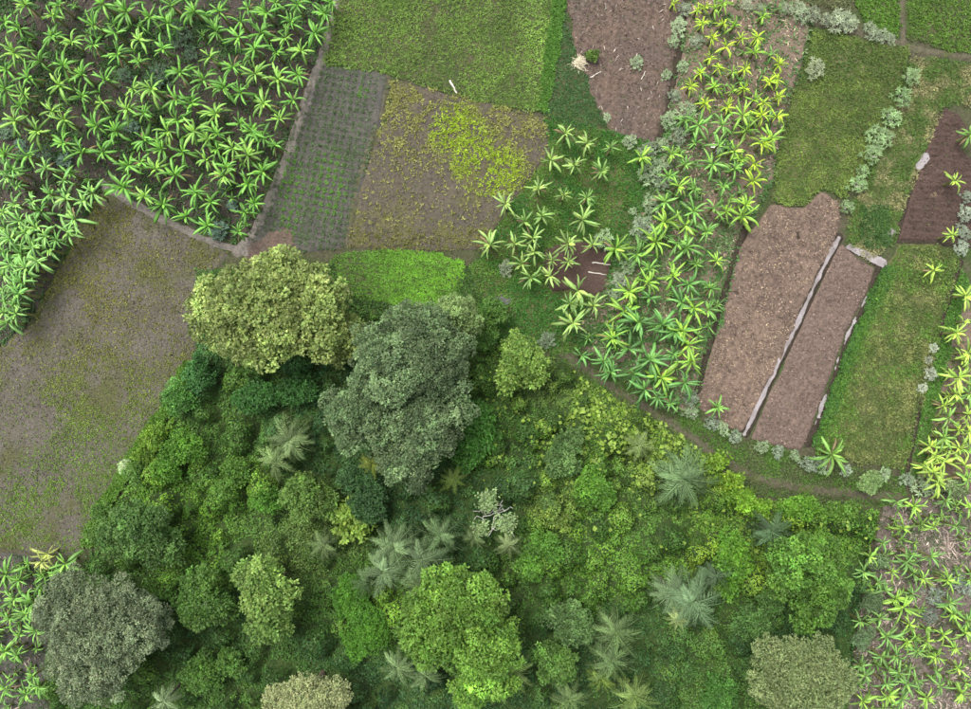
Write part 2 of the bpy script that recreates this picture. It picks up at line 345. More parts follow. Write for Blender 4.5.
ribbon('puddle', [(919,166),(925,157)], 1.0, M_WATER, 0.24, cell=0.06, edge=0.45, seed=46, rough=0.0)
ribbon('puddle', [(886,238),(893,232)], 0.9, M_WATER, 0.17, cell=0.06, edge=0.45, seed=47, rough=0.0)
M_ASH = soil_mat('ash_soil', (0.12, 0.115, 0.12), (0.10, 0.095, 0.10), None, 2, 0.2, 0.5, 18, bump=0.4)
ribbon('soil_patch', [(498,300),(508,301)], 1.5, M_ASH, 0.24, seed=48, edge=0.25)
ribbon('soil_patch', [(382,84),(377,122)], 1.4, M_GREY, 0.26, seed=49, edge=0.2)
ribbon('soil_patch', [(258,250),(284,240)], 3.0, M_BROWN, 0.22, seed=50, edge=0.5)

# ------------------------------------------------------------------ forest floor and undergrowth
FO_W = wp(POLY['FO'])
GX0, GY0, GC = -66.0, -58.0, 0.12            # height grid of the shrub mass: one rounded mound per low shrub
GNX, GNY = int(132/GC), int(84/GC)
def build_mounds():
    rng = np.random.default_rng(17); x, y = np.meshgrid(GX0+np.arange(GNX)*GC, GY0+np.arange(GNY)*GC)
    s = sdf(x, y, FO_W)
    h = 0.2+0.9*fbm(x, y, 4.6, 61, 2)+0.5*(fbm(x, y, 1.4, 66, 2)-0.5); tone = np.full(x.shape, 0.5)
    flat = np.zeros_like(x)
    for px, py, r in ((365,610,42),(690,665,55),(215,455,30),(600,545,36),(330,600,25)):
        c_ = W(px, py); flat = np.maximum(flat, np.exp(-((x-c_[0])**2+(y-c_[1])**2)/(r*S)**2))
    ii, jj = np.nonzero(s > 0.3)
    for k in range(620):
        q = rng.integers(len(ii)); cx, cy = x[ii[q], jj[q]], y[ii[q], jj[q]]; r = rng.choice((rng.uniform(0.5, 1.0), rng.uniform(0.8, 1.6), rng.uniform(1.2, 2.2)))
        a0, a1 = max(0, int((cy-r-GY0)/GC)), int((cy+r-GY0)/GC)+2; b0, b1 = max(0, int((cx-r-GX0)/GC)), int((cx+r-GX0)/GC)+2
        X, Y = x[a0:a1, b0:b1], y[a0:a1, b0:b1]; an = np.arctan2(Y-cy, X-cx); rr = r*(1+0.16*np.sin(an*3+k)+0.1*np.sin(an*5+k*2))
        d = np.hypot(X-cx, Y-cy)/rr; top = (0.7+1.15*r*rng.uniform(.6, 1.35))*(1-0.6*flat[a0:a1, b0:b1]); b = np.where(d < 1, 0.25+top*np.sqrt(np.clip(1-d*d, 0, 1))+0.5, 0)
        m = b > h[a0:a1, b0:b1]; h[a0:a1, b0:b1][m] = b[m]; tone[a0:a1, b0:b1][m] = rng.random()
    return h*ss(-0.3, 1.6, s), tone
HG, HTONE = build_mounds(); HGY, HGX = np.gradient(HG, GC)
def gsample(g, x, y): return g[np.clip(((y-GY0)/GC+0.5).astype(int), 0, GNY-1), np.clip(((x-GX0)/GC+0.5).astype(int), 0, GNX-1)]
def hummock(x, y): return gsample(HG, x, y)
def forest_floor():
    P = np.array(FO_W); lo = P.min(0)-1; hi = P.max(0)+1; cell = 0.5
    x, y = np.meshgrid(np.arange(lo[0], hi[0], cell), np.arange(lo[1], hi[1], cell))
    s = sdf(x, y, FO_W); z = np.where(s > 0, hummock(x, y)*0.8-0.1, -0.2)
    keep = s > -0.8; cells = keep[:-1, :-1] & keep[1:, :-1] & keep[:-1, 1:] & keep[1:, 1:]
    idx = np.arange(x.size).reshape(x.shape); j, i = np.nonzero(cells)
    Fc = np.c_[idx[j, i], idx[j, i+1], idx[j+1, i+1], idx[j+1, i]]
    o = link('forest_floor', smooth(make_mesh('forest_floor', np.c_[x.ravel(), y.ravel(), z.ravel()], Fc)), M_FOREST); o['kind'] = 'structure'
forest_floor()

G_MID, G_DARK, G_BRT, G_YEL, G_OLV, G_BLU = (.07,.155,.026), (.042,.105,.03), (.105,.225,.026), (.15,.25,.028), (.11,.18,.04), (.05,.14,.045)
ZONES = [(170,470,45,G_BRT),(215,440,40,G_MID),(230,500,40,G_BRT),(200,380,25,G_BLU),(240,400,40,G_MID),(300,400,35,G_BLU),(330,420,40,G_DARK),(260,520,35,G_MID),
 (300,540,40,G_OLV),(365,615,40,G_BRT),(340,590,35,G_MID),(200,540,40,G_BRT),(220,640,50,G_DARK),(240,670,50,G_MID),(160,690,40,G_MID),(340,640,30,G_DARK),(380,680,30,G_DARK),
 (440,500,40,G_DARK),(475,440,30,G_BRT),(490,400,30,G_MID),(520,430,35,G_MID),(500,470,35,G_DARK),(560,400,35,G_OLV),(590,385,35,G_YEL),(560,440,40,G_BRT),(620,420,35,G_YEL),(660,440,35,G_YEL),
 (700,455,30,G_YEL),(720,490,25,G_YEL),(640,480,35,G_OLV),(600,480,40,G_BRT),(560,500,35,G_OLV),(600,540,45,G_BRT),(640,560,40,G_BRT),(560,560,40,G_BRT),(530,590,40,G_MID),(640,520,35,G_MID),
 (740,520,40,G_BRT),(780,505,40,G_YEL),(820,520,40,G_BRT),(850,530,35,G_BRT),(730,560,35,G_YEL),(740,600,35,G_MID),(700,660,55,G_MID),(660,650,45,G_DARK),(730,690,40,G_MID),(760,640,35,G_DARK),
 (530,640,40,G_DARK),(590,680,40,G_DARK),(720,640,30,G_DARK),(845,600,30,G_DARK),(860,560,25,G_MID),(490,660,40,G_DARK),(110,560,30,G_MID),(470,310,30,G_MID),(500,330,30,G_BRT),(540,360,30,G_OLV)]
def zone_col(x, y, rng):
    px, py = topx(x, y); num = np.zeros((len(x), 3)); den = np.full(len(x), 1e-6)
    wob = (fbm(x, y, 2.5, 71, 3)-0.5)*50; wob2 = (fbm(x, y, 2.5, 75, 3)-0.5)*50
    for a, b, r, c in ZONES:
        w = np.exp(-((px+wob-a)**2+(py+wob2-b)**2)/(r*0.75)**2); num += w[:, None]*np.array(c); den += w
    base = np.array(G_MID)*1e-6
    col = (num+base)/den[:, None]
    pt = fbm(x, y, 1.1, 79, 2)[:, None]
    alt = np.array(G_OLV)*0.5+np.array(G_BRT)*0.5
    col = col*(1-0.4*ss(0.5, 0.75, pt))+alt*0.4*ss(0.5, 0.75, pt)
    tn = gsample(HTONE, x, y)[:, None]; col = col*(0.6+0.8*tn)*(np.array([[1.12, 1.0, 0.9]])*tn+np.array([[0.88, 1.0, 1.15]])*(1-tn))*1.16
    return col*(0.75+0.5*fbm(x, y, 0.8, 83, 2))[:, None]*np.exp(rng.normal(0, 0.22, (len(x), 1)))*np.exp(rng.normal(0, 0.06, (len(x), 3)))
def undergrowth(n=470000, seed=5):
    rng = np.random.default_rng(seed); P = np.array(FO_W); lo = P.min(0); hi = P.max(0)
    x = rng.uniform(lo[0], hi[0], n); y = rng.uniform(lo[1], hi[1], n)
    s = sdf(x, y, FO_W)+(fbm(x, y, 1.2, 90)-0.5)*1.2; k = s > 0.0; x, y, s = x[k], y[k], s[k]
    h = hummock(x, y); gx = np.clip(gsample(HGX, x, y), -1.6, 1.6); gy = np.clip(gsample(HGY, x, y), -1.6, 1.6)
    lump = fbm(x, y, 0.55, 95, 2)
    keep = lump+rng.uniform(-0.25, 0.25, len(x)) > 0.28; x, y, h, gx, gy, lump = x[keep], y[keep], h[keep], gx[keep], gy[keep], lump[keep]
    n = len(x)
    N = norm(np.c_[-gx, -gy, np.ones(n)]+rng.normal(0, 0.42, (n, 3)))
    D = np.cross(N, norm(rng.normal(0, 1, (n, 3))))
    z = np.maximum(h*0.97+(lump-0.5)*0.7+rng.uniform(-0.2, 0.12, n), 0.06)
    px, py = topx(x, y)
    bigl = np.exp(-((px-640)**2/95.0**2+(py-425)**2/50.0**2))+0.4*np.exp(-((px-790)**2/80.0**2+(py-505)**2/25.0**2))
    big = rng.random(n) < 0.10*np.clip(bigl*1.4, 0, 1)*ss(.35, .6, fbm(x, y, 2.0, 97)); L = rng.uniform(0.2, 0.36, n)*np.where(big, rng.uniform(1.4, 2.2, n), 1); Wd = L*np.where(big, 0.85, rng.uniform(0.45, 0.7, n)); z = z+0.2*big; N[big] = norm(N[big]+np.array([0, 0, 1.2]))
    zc = zone_col(x, y, rng); zc[big] = np.array((.215,.32,.05))*np.exp(rng.normal(0, .2, (big.sum(), 1)))
    V, Fc, Cc = leaf_quads(np.c_[x, y, z], D, N, L, Wd, zc)
    o = link('undergrowth', make_mesh('undergrowth', V, Fc, Cc), M_LEAF)
    tag(o, 'dense mixed green undergrowth of vines and low shrubs between the trees', 'undergrowth', kind='stuff')
undergrowth()

# ------------------------------------------------------------------ weeds, grass and crops on the plots
def gaus(px, py, a, b, rx, ry): return np.exp(-(((px-a)/rx)**2+((py-b)/ry)**2))
def tufts(name, label, cat, poly, dens, size, cols, prob=None, seed=0, z=0.14, leaves=4, rows=None, flat=0.5, aspect=0.45, inset=-0.15):
    rng = np.random.default_rng(seed+500); P = wp(POLY[poly]) if isinstance(poly, str) else wp(poly); A = np.array(P); lo = A.min(0); hi = A.max(0)
    n = int((hi[0]-lo[0])*(hi[1]-lo[1])*dens); x = rng.uniform(lo[0], hi[0], n); y = rng.uniform(lo[1], hi[1], n)
    if rows:
        ang, sp, jit = rows[:3]; a = math.radians(ang); u = x*math.cos(a)+y*math.sin(a); v = -x*math.sin(a)+y*math.cos(a)
        v = np.round(v/sp)*sp+rng.normal(0, jit, n)
        if len(rows) > 3: u = np.round(u/rows[3])*rows[3]+rng.normal(0, jit, n)
        x = u*math.cos(a)-v*math.sin(a); y = u*math.sin(a)+v*math.cos(a)
    k = sdf(x, y, P)+(fbm(x, y, 1.5, seed)-0.5)*1.1 > inset; x, y = x[k], y[k]
    px, py = topx(x, y)
    if prob is not None:
        k = rng.random(len(x)) < prob(x, y, px, py); x, y, px, py = x[k], y[k], px[k], py[k]
    n = len(x)
    c = cols(x, y, px, py) if callable(cols) else np.tile(np.array(cols), (n, 1))
    c = c*np.exp(rng.normal(0, 0.2, (n, 1)))*(0.8+0.4*fbm(x, y, 0.9, seed+7, 2))[:, None]
    c = np.repeat(c, leaves, 0)*np.exp(rng.normal(0, 0.1, (n*leaves, 1)))
    an = rng.uniform(0, 2*math.pi, n*leaves); el = rng.normal(flat, 0.3, n*leaves)
    D = np.c_[np.cos(an)*np.cos(el), np.sin(an)*np.cos(el), np.sin(el)]
    N = norm(np.array([0, 0, 1.0])+rng.normal(0, 0.25, (n*leaves, 3)))
    L = rng.uniform(size[0], size[1], n).repeat(leaves)*rng.uniform(0.7, 1.2, n*leaves)
    B = np.c_[x, y, np.full(n, z)].repeat(leaves, 0); B[:, :2] += rng.normal(0, 0.04, (n*leaves, 2)); B[:, 2] += rng.uniform(-0.05, 0.04, n*leaves)
    V, Fc, Cc = leaf_quads(B, D, N, L, L*aspect, c)
    o = link(name, make_mesh(name, V, Fc, Cc), M_LEAF); tag(o, label, cat, kind='stuff'); return o
def lerp(a, b, t): return np.asarray(a)*(1-t[:, None])+np.asarray(b)*t[:, None]

tufts('crop', 'short bright green crop filling the top field right of the path', 'crop', 'GT', 26, (0.16, 0.3),
      lambda x, y, px, py: lerp((.165,.275,.05), (.125,.205,.042), ss(.4, .65, fbm(x, y, 3.2, 101)))*(1+0.35*ss(500, 545, px))[:, None],
      lambda x, y, px, py: 0.95-0.55*ss(.48, .7, fbm(x, y, 2.2, 102))*(1-ss(450, 520, px)), 1, 0.16)
tufts('weeds', 'sparse yellow green weeds on the brown fallow field at left', 'weeds', 'LF', 36, (0.12, 0.26),
      lambda x, y, px, py: lerp((.20,.205,.045), (.14,.24,.033), ss(300, 480, py)),
      lambda x, y, px, py: np.clip(0.08+1.5*ss(.36, .55, fbm(x, y, 5, 104, 5))*(0.12+1.0*gaus(px, py, 75, 395, 48, 38)+0.9*gaus(px, py, 118, 215, 26, 32)+0.75*gaus(px, py, 75, 285, 34, 44)+gaus(px, py, 95, 515, 38, 50)+0.8*gaus(px, py, 10, 500, 40, 40)+0.6*gaus(px, py, 150, 390, 24, 40))+0.55*np.exp(-(linedist(x, y, wp([(190,360),(152,438),(126,474),(92,545)]))/1.6)**2), 0.02, 0.96), 2, 0.1, leaves=3)
tufts('weeds', 'low dull green weeds in rows on the grey plot beside the path', 'weeds', 'GD', 30, (0.12, 0.24),
      lambda x, y, px, py: lerp((.10,.15,.065), (.11,.24,.04), ss(.3, .8, gaus(px, py, 290, 190, 14, 60)+gaus(px, py, 330, 185, 22, 45)+gaus(px, py, 362, 92, 9, 8))),
      lambda x, y, px, py: np.clip(0.68+0.6*(gaus(px, py, 288, 180, 14, 70)+gaus(px, py, 330, 185, 26, 40)+gaus(px, py, 362, 92, 12, 10))-0.7*gaus(px, py, 268, 245, 25, 20)-0.9*gaus(px, py, 380, 105, 9, 30), 0.01, 0.95), 3, 0.13, rows=(-12, 0.85, 0.14, 0.85))
tufts('crop', 'yellow green withering crop on the brown plot', 'crop', 'YB', 22, (0.2, 0.38),
      lambda x, y, px, py: lerp((.24,.25,.07), (.27,.38,.03), ss(.25, .8, gaus(px, py, 492, 172, 42, 32)+gaus(px, py, 455, 128, 32, 28)))*(1-0.35*ss(215, 235, py))[:, None],
      lambda x, y, px, py: np.clip(0.10+0.75*ss(185, 100, py)*ss(.4, .58, fbm(x, y, 1.4, 107))+1.0*ss(.35, .6, gaus(px, py, 492, 168, 42, 34)+0.85*gaus(px, py, 450, 125, 38, 28))*ss(.35, .55, fbm(x, y, 1.6, 108))+0.35*ss(222, 240, py), 0, 0.95), 4, 0.14)
tufts('crop', 'vivid green seedlings in streaky rows on the nursery plot', 'crop', 'NU', 70, (0.14, 0.26),
      lambda x, y, px, py: lerp((.12,.26,.035), (.18,.40,.04), ss(360, 420, px)*ss(.3, .6, fbm(x, y*3, 2.5, 109))),
      lambda x, y, px, py: np.clip(0.45+0.55*ss(350, 390, px), 0, 1), 5, 0.15, rows=(-3, 0.45, 0.13))
tufts('crop', 'bluish green crop wedge between the top field and brown field', 'crop', 'GC', 34, (0.14, 0.26), (.06,.135,.04), None, 6, 0.15)
tufts('crop', 'bright green hedge of leaves along the edge of the top field', 'crop', [(558,-60),(566,-60),(562,10),(554,70),(546,112),(538,110),(546,66),(552,20)], 60, (0.2, 0.34), (.09,.21,.03), None, 7, 0.22)
tufts('weeds', 'few small weeds on the brown upper field', 'weeds', 'BR', 8, (0.1, 0.2), (.12,.13,.06), lambda x, y, px, py: 0.12+0.5*gaus(px, py, 570, 60, 14, 60), 8, 0.13)
tufts('weeds', 'mixed green weeds between the banana plants of the middle strip', 'weeds', 'MS', 22, (0.2, 0.5),
      lambda x, y, px, py: lerp((.15,.22,.09), (.085,.19,.05), ss(.4, .6, fbm(x, y, 2, 111))), lambda x, y, px, py: np.clip(0.18+0.6*ss(90, 280, py)*ss(.36, .58, fbm(x, y, 2.4, 112))+0.5*gaus(px, py, 650, 170, 25, 90), 0, 0.8), 9, 0.13)
tufts('grass', 'dark olive grass covering the field left of the silvery shrubs', 'grass', 'OF', 32, (0.14, 0.3),
      lambda x, y, px, py: lerp((.10,.165,.034), (.16,.235,.046), ss(.35, .65, fbm(x, y, 1.8, 113)))*(0.9+0.15*ss(120, 190, py))[:, None], None, 10, 0.26)
tufts('grass', 'mottled olive and green grass of the field beside the tilled plots', 'grass', 'GR', 32, (0.16, 0.34),
      lambda x, y, px, py: lerp(lerp((.10,.145,.038), (.21,.235,.075), ss(.35, .65, fbm(x, y, 1.1, 114))), (.095,.21,.025), np.clip(ss(.5, .7, fbm(x, y, 2.2, 115))*0.7+gaus((px-850)+(py-355)*.38, py*0, 0, 0, 16, 1), 0, 1)),
      lambda x, y, px, py: 0.95-0.4*ss(.5, .7, fbm(x, y, 1.3, 116)), 11, 0.24)
tufts('grass', 'patchy green and straw coloured grass around the dark plot', 'grass', 'MX', 34, (0.14, 0.3),
      lambda x, y, px, py: lerp((.27,.26,.12), (.085,.16,.03), ss(.4, .6, fbm(x, y, 2.0, 117)+0.25*gaus(px, py, 885, 215, 16, 22))), lambda x, y, px, py: 0.85-0.3*ss(.5, .7, fbm(x, y, 1.8, 118)), 12, 0.15)
tufts('crop', 'bright green rows in the narrow top right plot', 'crop', 'T1', 44, (0.16, 0.3), (.10,.21,.025), None, 13, 0.16, rows=(85, 0.6, 0.14))
tufts('crop', 'olive stubble in the plot left of the narrow top right rows', 'crop', 'T0', 30, (0.14, 0.28), (.14,.16,.07), None, 14, 0.15)
tufts('crop', 'fresh green crop in the top right corner field', 'crop', 'T2', 26, (0.16, 0.3), lambda x, y, px, py: lerp((.10,.195,.025), (.085,.13,.03), ss(.45, .65, fbm(x, y, 3, 119))), None, 15, 0.16)
tufts('grass', 'green grass and herbs around the small dark plot in the centre', 'grass', 'CG', 34, (0.16, 0.34),
      lambda x, y, px, py: lerp((.055,.165,.025), (.10,.20,.032), ss(.4, .65, fbm(x, y, 2, 121))), lambda x, y, px, py: (1-0.6*ss(.52, .7, fbm(x, y, 2.6, 122)))*(1-ss(.2, .5, gaus(px, py, 578, 270, 34, 30))), 16, 0.12)
tufts('weeds', 'dark green weeds under the banana plants of the upper left plantation', 'weeds', 'UL', 14, (0.22, 0.5), (.065,.135,.04),
      lambda x, y, px, py: 0.15+0.75*ss(.45, .6, fbm(x, y, 2.8, 123)), 17, 0.12)
tufts('weeds', 'green weeds under the banana plants at the right edge', 'weeds', 'RS', 16, (0.14, 0.3), (.09,.16,.04), lambda x, y, px, py: 0.2+0.7*ss(.5, .65, fbm(x, y, 2, 125)), 18, 0.12)
tufts('weeds', 'grey green weeds between the banana plants of the lower right plantation', 'weeds', 'RB', 20, (0.16, 0.32), lambda x, y, px, py: lerp((.12,.15,.08), (.07,.12,.04), ss(.4, .6, fbm(x, y, 2, 127))), lambda x, y, px, py: 0.15+0.7*ss(.46, .6, fbm(x, y, 2.2, 128)), 19, 0.12)
tufts('weeds', 'green weeds under the banana plants of the lower left plantation', 'weeds', 'LB', 14, (0.14, 0.3), (.06,.11,.035), lambda x, y, px, py: 0.15+0.6*ss(.5, .65, fbm(x, y, 2, 129)), 20, 0.12)
tufts('grass', 'green verge along the forest side path', 'grass', [(556,336),(600,360),(650,396),(700,424),(745,436),(800,456),(860,470),(905,480),(905,505),(860,506),(800,500),(750,492),(712,468),(670,436),(620,402),(575,374),(550,352)], 40, (0.14, 0.28),
      lambda x, y, px, py: lerp((.09,.13,.04), (.08,.17,.025), ss(.4, .6, fbm(x, y, 2, 131))), lambda x, y, px, py: 1-0.93*np.exp(-(linedist(x, y, wp([(556,346),(585,368),(620,392),(660,416),(695,440),(722,460),(755,478),(800,488),(850,494),(900,498)]))/0.6)**2), 21, 0.1)
tufts('grass', 'bright green strip along the dark ditch at right', 'grass', [(960,270),(968,285),(955,330),(940,380),(930,430),(918,478),(900,476),(908,440),(918,400),(930,360),(940,320)], 60, (0.16, 0.3), (.085,.20,.03),
      lambda x, y, px, py: 1-0.97*np.exp(-(linedist(x, y, wp([(960,262),(944,310),(934,352),(922,386),(916,420),(906,474)]))/0.42)**4), 22, 0.14)
tufts('weeds', 'green herbs along the bank of the irrigation water', 'weeds', [(884,266),(896,270),(880,300),(858,345),(842,390),(822,440),(812,446),(830,395),(850,340),(866,305)], 60, (0.18, 0.34), (.065,.16,.03), None, 23, 0.2)
tufts('weeds', 'green herbs left of the canal bend below the olive field', 'weeds', [(862,205),(885,205),(890,240),(872,250),(860,235)], 50, (0.18, 0.34), (.055,.125,.03), None, 24, 0.16)
tufts('weeds', 'bushy weeds along the border between crop plots and forest', 'weeds', [(330,262),(345,296),(400,308),(450,308),(468,268),(480,300),(470,335),(440,330),(340,312),(318,280)], 40, (0.18, 0.36), (.06,.12,.03), None, 25, 0.14)
tufts('weeds', 'thin bright green hedge of herbs along the forest edge of the fallow field', 'weeds', [(196,366),(178,400),(152,440),(128,475),(106,510),(92,545),(84,545),(98,508),(120,472),(145,436),(168,398),(188,362)], 60, (0.25, 0.45), (.11,.23,.03), None, 27, 0.3)
tufts('weeds', 'sparse weeds along the dirt path and on the tilled plots', 'weeds', [(-60,-60),(1030,-60),(1030,770),(-60,770)], 0.8, (0.1, 0.22), (.10,.14,.045), lambda x, y, px, py: np.where((px > 690) & (px < 890) & (py > 195) & (py < 450), 0.25, 0.7), 26, 0.17)

def litter(name, label, poly, dens, size, col, seed, z=0.16, asp=0.22, prob=None, tilt=0.12, cut=0.45):
    rng = np.random.default_rng(seed); P = wp(POLY[poly]) if isinstance(poly, str) else wp(poly); A = np.array(P); lo = A.min(0); hi = A.max(0)
    n = int((hi[0]-lo[0])*(hi[1]-lo[1])*dens); x = rng.uniform(lo[0], hi[0], n); y = rng.uniform(lo[1], hi[1], n)
    k = (sdf(x, y, P) > 0.2) & (fbm(x, y, 2.2, seed)+rng.normal(0, .08, n) > cut); x, y = x[k], y[k]; n = len(x)
    an = rng.uniform(0, 2*math.pi, n); D = np.c_[np.cos(an), np.sin(an), rng.normal(0.05, tilt, n)]
    N = norm(np.array([0, 0, 1.0])+rng.normal(0, 0.25+tilt*0.5, (n, 3))); L = rng.uniform(size[0], size[1], n)
    V, Fc, Cc = leaf_quads(np.c_[x, y, np.full(n, z)+rng.uniform(-.03, .05, n)], D, N, L, L*asp, np.array(col)*np.exp(rng.normal(0, .3, (n, 1))))
    tag(link(name, make_mesh(name, V, Fc, Cc), M_LITTER), label, 'litter', kind='stuff')
litter('leaf_litter', 'pale dry straw and leaf litter on the middle banana strip', 'MS', 5, (0.25, 0.8), (.32,.25,.18), 201)
litter('leaf_litter', 'pale dry leaf litter in the lower right plantation', 'RB', 9, (0.25, 0.9), (.28,.23,.19), 202)
litter('leaf_litter', 'straw lying on the tilled plot left of the canal', 'TA', 18, (0.1, 0.34), (.33,.25,.16), 203, 0.24)
def clods(label, poly, dens, size, col, seed, z):
    litter('soil_clods', label, poly, dens, size, col, seed, z, 0.85, tilt=0.55, cut=0.2)
clods('loose clods on the tilled plot left of the canal', 'TA', 14, (0.12, 0.34), (.15,.108,.085), 211, 0.22)
clods('loose clods on the fresh plot right of the canal', 'TB', 18, (0.1, 0.28), (.14,.10,.082), 212, 0.2)
clods('loose clods on the dark purple plot', 'DP', 16, (0.1, 0.26), (.062,.042,.034), 213, 0.2)
clods('loose clods on the brown upper field', 'BR', 12, (0.1, 0.3), (.10,.072,.058), 214, 0.14)
clods('loose clods on the yellowing plot', 'YB', 8, (0.1, 0.26), (.075,.064,.048), 215, 0.13)
clods('loose clods on the fallow field at left', 'LF', 9, (0.1, 0.26), (.075,.065,.048), 216, 0.09)
litter('leaf_litter', 'grey dead stalks on the brown upper field', 'BR', 1.5, (0.2, 0.7), (.3,.26,.22), 204, 0.17, 0.15)
litter('leaf_litter', 'dark dead leaves under the upper left banana plants', 'UL', 2, (0.3, 0.9), (.085,.07,.045), 205, 0.16, 0.25)
litter('leaf_litter', 'brown dead leaves in the lower left plantation', 'LB', 3, (0.3, 0.9), (.2,.16,.13), 206, 0.16, 0.25)

# ------------------------------------------------------------------ trees and shrubs
FOL = np.array((0.92, 1.13, 0.86))
def crown_mesh(name, lobes, cols, L, rc, cover, seed, up=0.5, spread=0.5, asp=0.6, low=-0.25, shade_var=0.22):
    """foliage: leaves on clumps that cover each lobe (cx,cy,cz,rx,ry,rz)"""
    rng = np.random.default_rng(seed); Ps, Ds, Ns, Ls, Cs = [], [], [], [], []
    c0, c1 = np.array(cols[0])*FOL, np.array(cols[1])*FOL
    subs = []
    for (cx, cy, cz, rx, ry, rz) in lobes:
        R = min(rx, ry); ns = 1 if R < 0.7 else (5 if R < 1.6 else (8 if R < 3 else (11 if R < 4.5 else 15)))
        if ns == 1: subs.append((cx, cy, cz, rx, ry, rz)); continue
        subs.append((cx, cy, cz, rx*0.6, ry*0.6, rz*0.72))
        for k in range(ns):
            a = k*2.399+rng.uniform(-.35, .35); u = math.sqrt((k+0.5)/ns); dz = math.sqrt(max(0, 1-u*u))*0.7-0.12
            u *= rng.uniform(0.62, 0.82); q = rng.uniform(0.26, 0.46)*(1.1 if ns < 9 else 0.92)
            subs.append((cx+math.cos(a)*u*rx, cy+math.sin(a)*u*ry, cz+rz*dz*rng.uniform(.75, 1.1), rx*q*rng.uniform(.85, 1.2), ry*q*rng.uniform(.85, 1.2), min(rz, R)*q*1.05))
    for li, (cx, cy, cz, rx, ry, rz) in enumerate(subs):
        area = 2.2*math.pi*(rx*ry+rx*rz+ry*rz)/3*1.25
        nc = max(6, int(area/(math.pi*rc*rc*0.8))); pts = []
        tries = 0
        while len(pts) < nc and tries < nc*7:
            tries += 1
            d = rng.normal(0, 1, 3); d /= np.linalg.norm(d)
            if d[2] < low: continue
            f = 0.86+0.3*(vnoise(np.array(d[0]*2.3+seed), np.array(d[1]*2.3+d[2]*1.7), seed)-0.5)*1.6+rng.normal(0, 0.05)
            p = d*np.array([rx, ry, rz])*min(f, 1.12)
            w = p+np.array([cx, cy, cz])
            if any(lj != li and ((w[0]-e[0])/e[3])**2+((w[1]-e[1])/e[4])**2+((w[2]-e[2])/e[5])**2 < 0.62 for lj, e in enumerate(subs)): continue
            if any((p[0]-q[0])**2+(p[1]-q[1])**2+(p[2]-q[2])**2 < (rc*1.22)**2 for q, _ in pts[-400:]): continue
            pts.append((p, d))
        lt = np.clip(rng.normal(0.5, 0.3), 0, 1); lv = math.exp(rng.normal(0, shade_var*0.7))
        for p, d in pts:
            r = rc*rng.uniform(0.65, 1.3); n = max(6, int(cover*math.pi*r*r/(asp*0.5*L*L)))
            q = norm(rng.normal(0, 1, (n, 3))+d*0.7+np.array([0, 0, 0.55]))
            pos = p+q*np.array([1, 1, 0.8])*r*(rng.uniform(0.35, 1, (n, 1))**0.35)+np.array([cx, cy, cz])
            N = norm(q*spread+np.array([0, 0, up])+rng.normal(0, 0.45, (n, 3)))
            D = norm(np.cross(N, rng.normal(0, 1, (n, 3)))+q*0.5)
            t = np.clip(0.5*lt+0.5*rng.normal(0.5, 0.3), 0, 1)
            c = (c0*(1-t)+c1*t)*lv*math.exp(rng.normal(0, shade_var*0.8))
            Ps.append(pos); Ds.append(D); Ns.append(N); Ls.append(L*rng.uniform(0.7, 1.25, n)); Cs.append(c*np.exp(rng.normal(0, 0.16, (n, 1)))*np.exp(rng.normal(0, 0.05, (n, 3))))
        ni = int(area*0.32/(asp*0.5*L*L))                     # inner leaves close the crown
        q = norm(rng.normal(0, 1, (ni, 3))); q[:, 2] = np.abs(q[:, 2])*1.2-0.2
        pos = q*np.array([rx, ry, rz])*rng.uniform(0.4, 0.68, (ni, 1))+np.array([cx, cy, cz])
        N = norm(np.array([0, 0, 0.8])+rng.normal(0, 0.5, (ni, 3)))
        Ps.append(pos); Ns.append(N); Ds.append(np.cross(N, rng.normal(0, 1, (ni, 3)))); Ls.append(np.full(ni, L*1.2)); Cs.append(np.tile((c0+c1)*0.5, (ni, 1)))
    P = np.concatenate(Ps); P[:, 2] = np.maximum(P[:, 2], 0.15); Lc = np.concatenate(Ls)
    V, Fc, Cc = leaf_quads(P, np.concatenate(Ds), np.concatenate(Ns), Lc, Lc*asp, np.concatenate(Cs))
    return make_mesh(name, V, Fc, Cc)

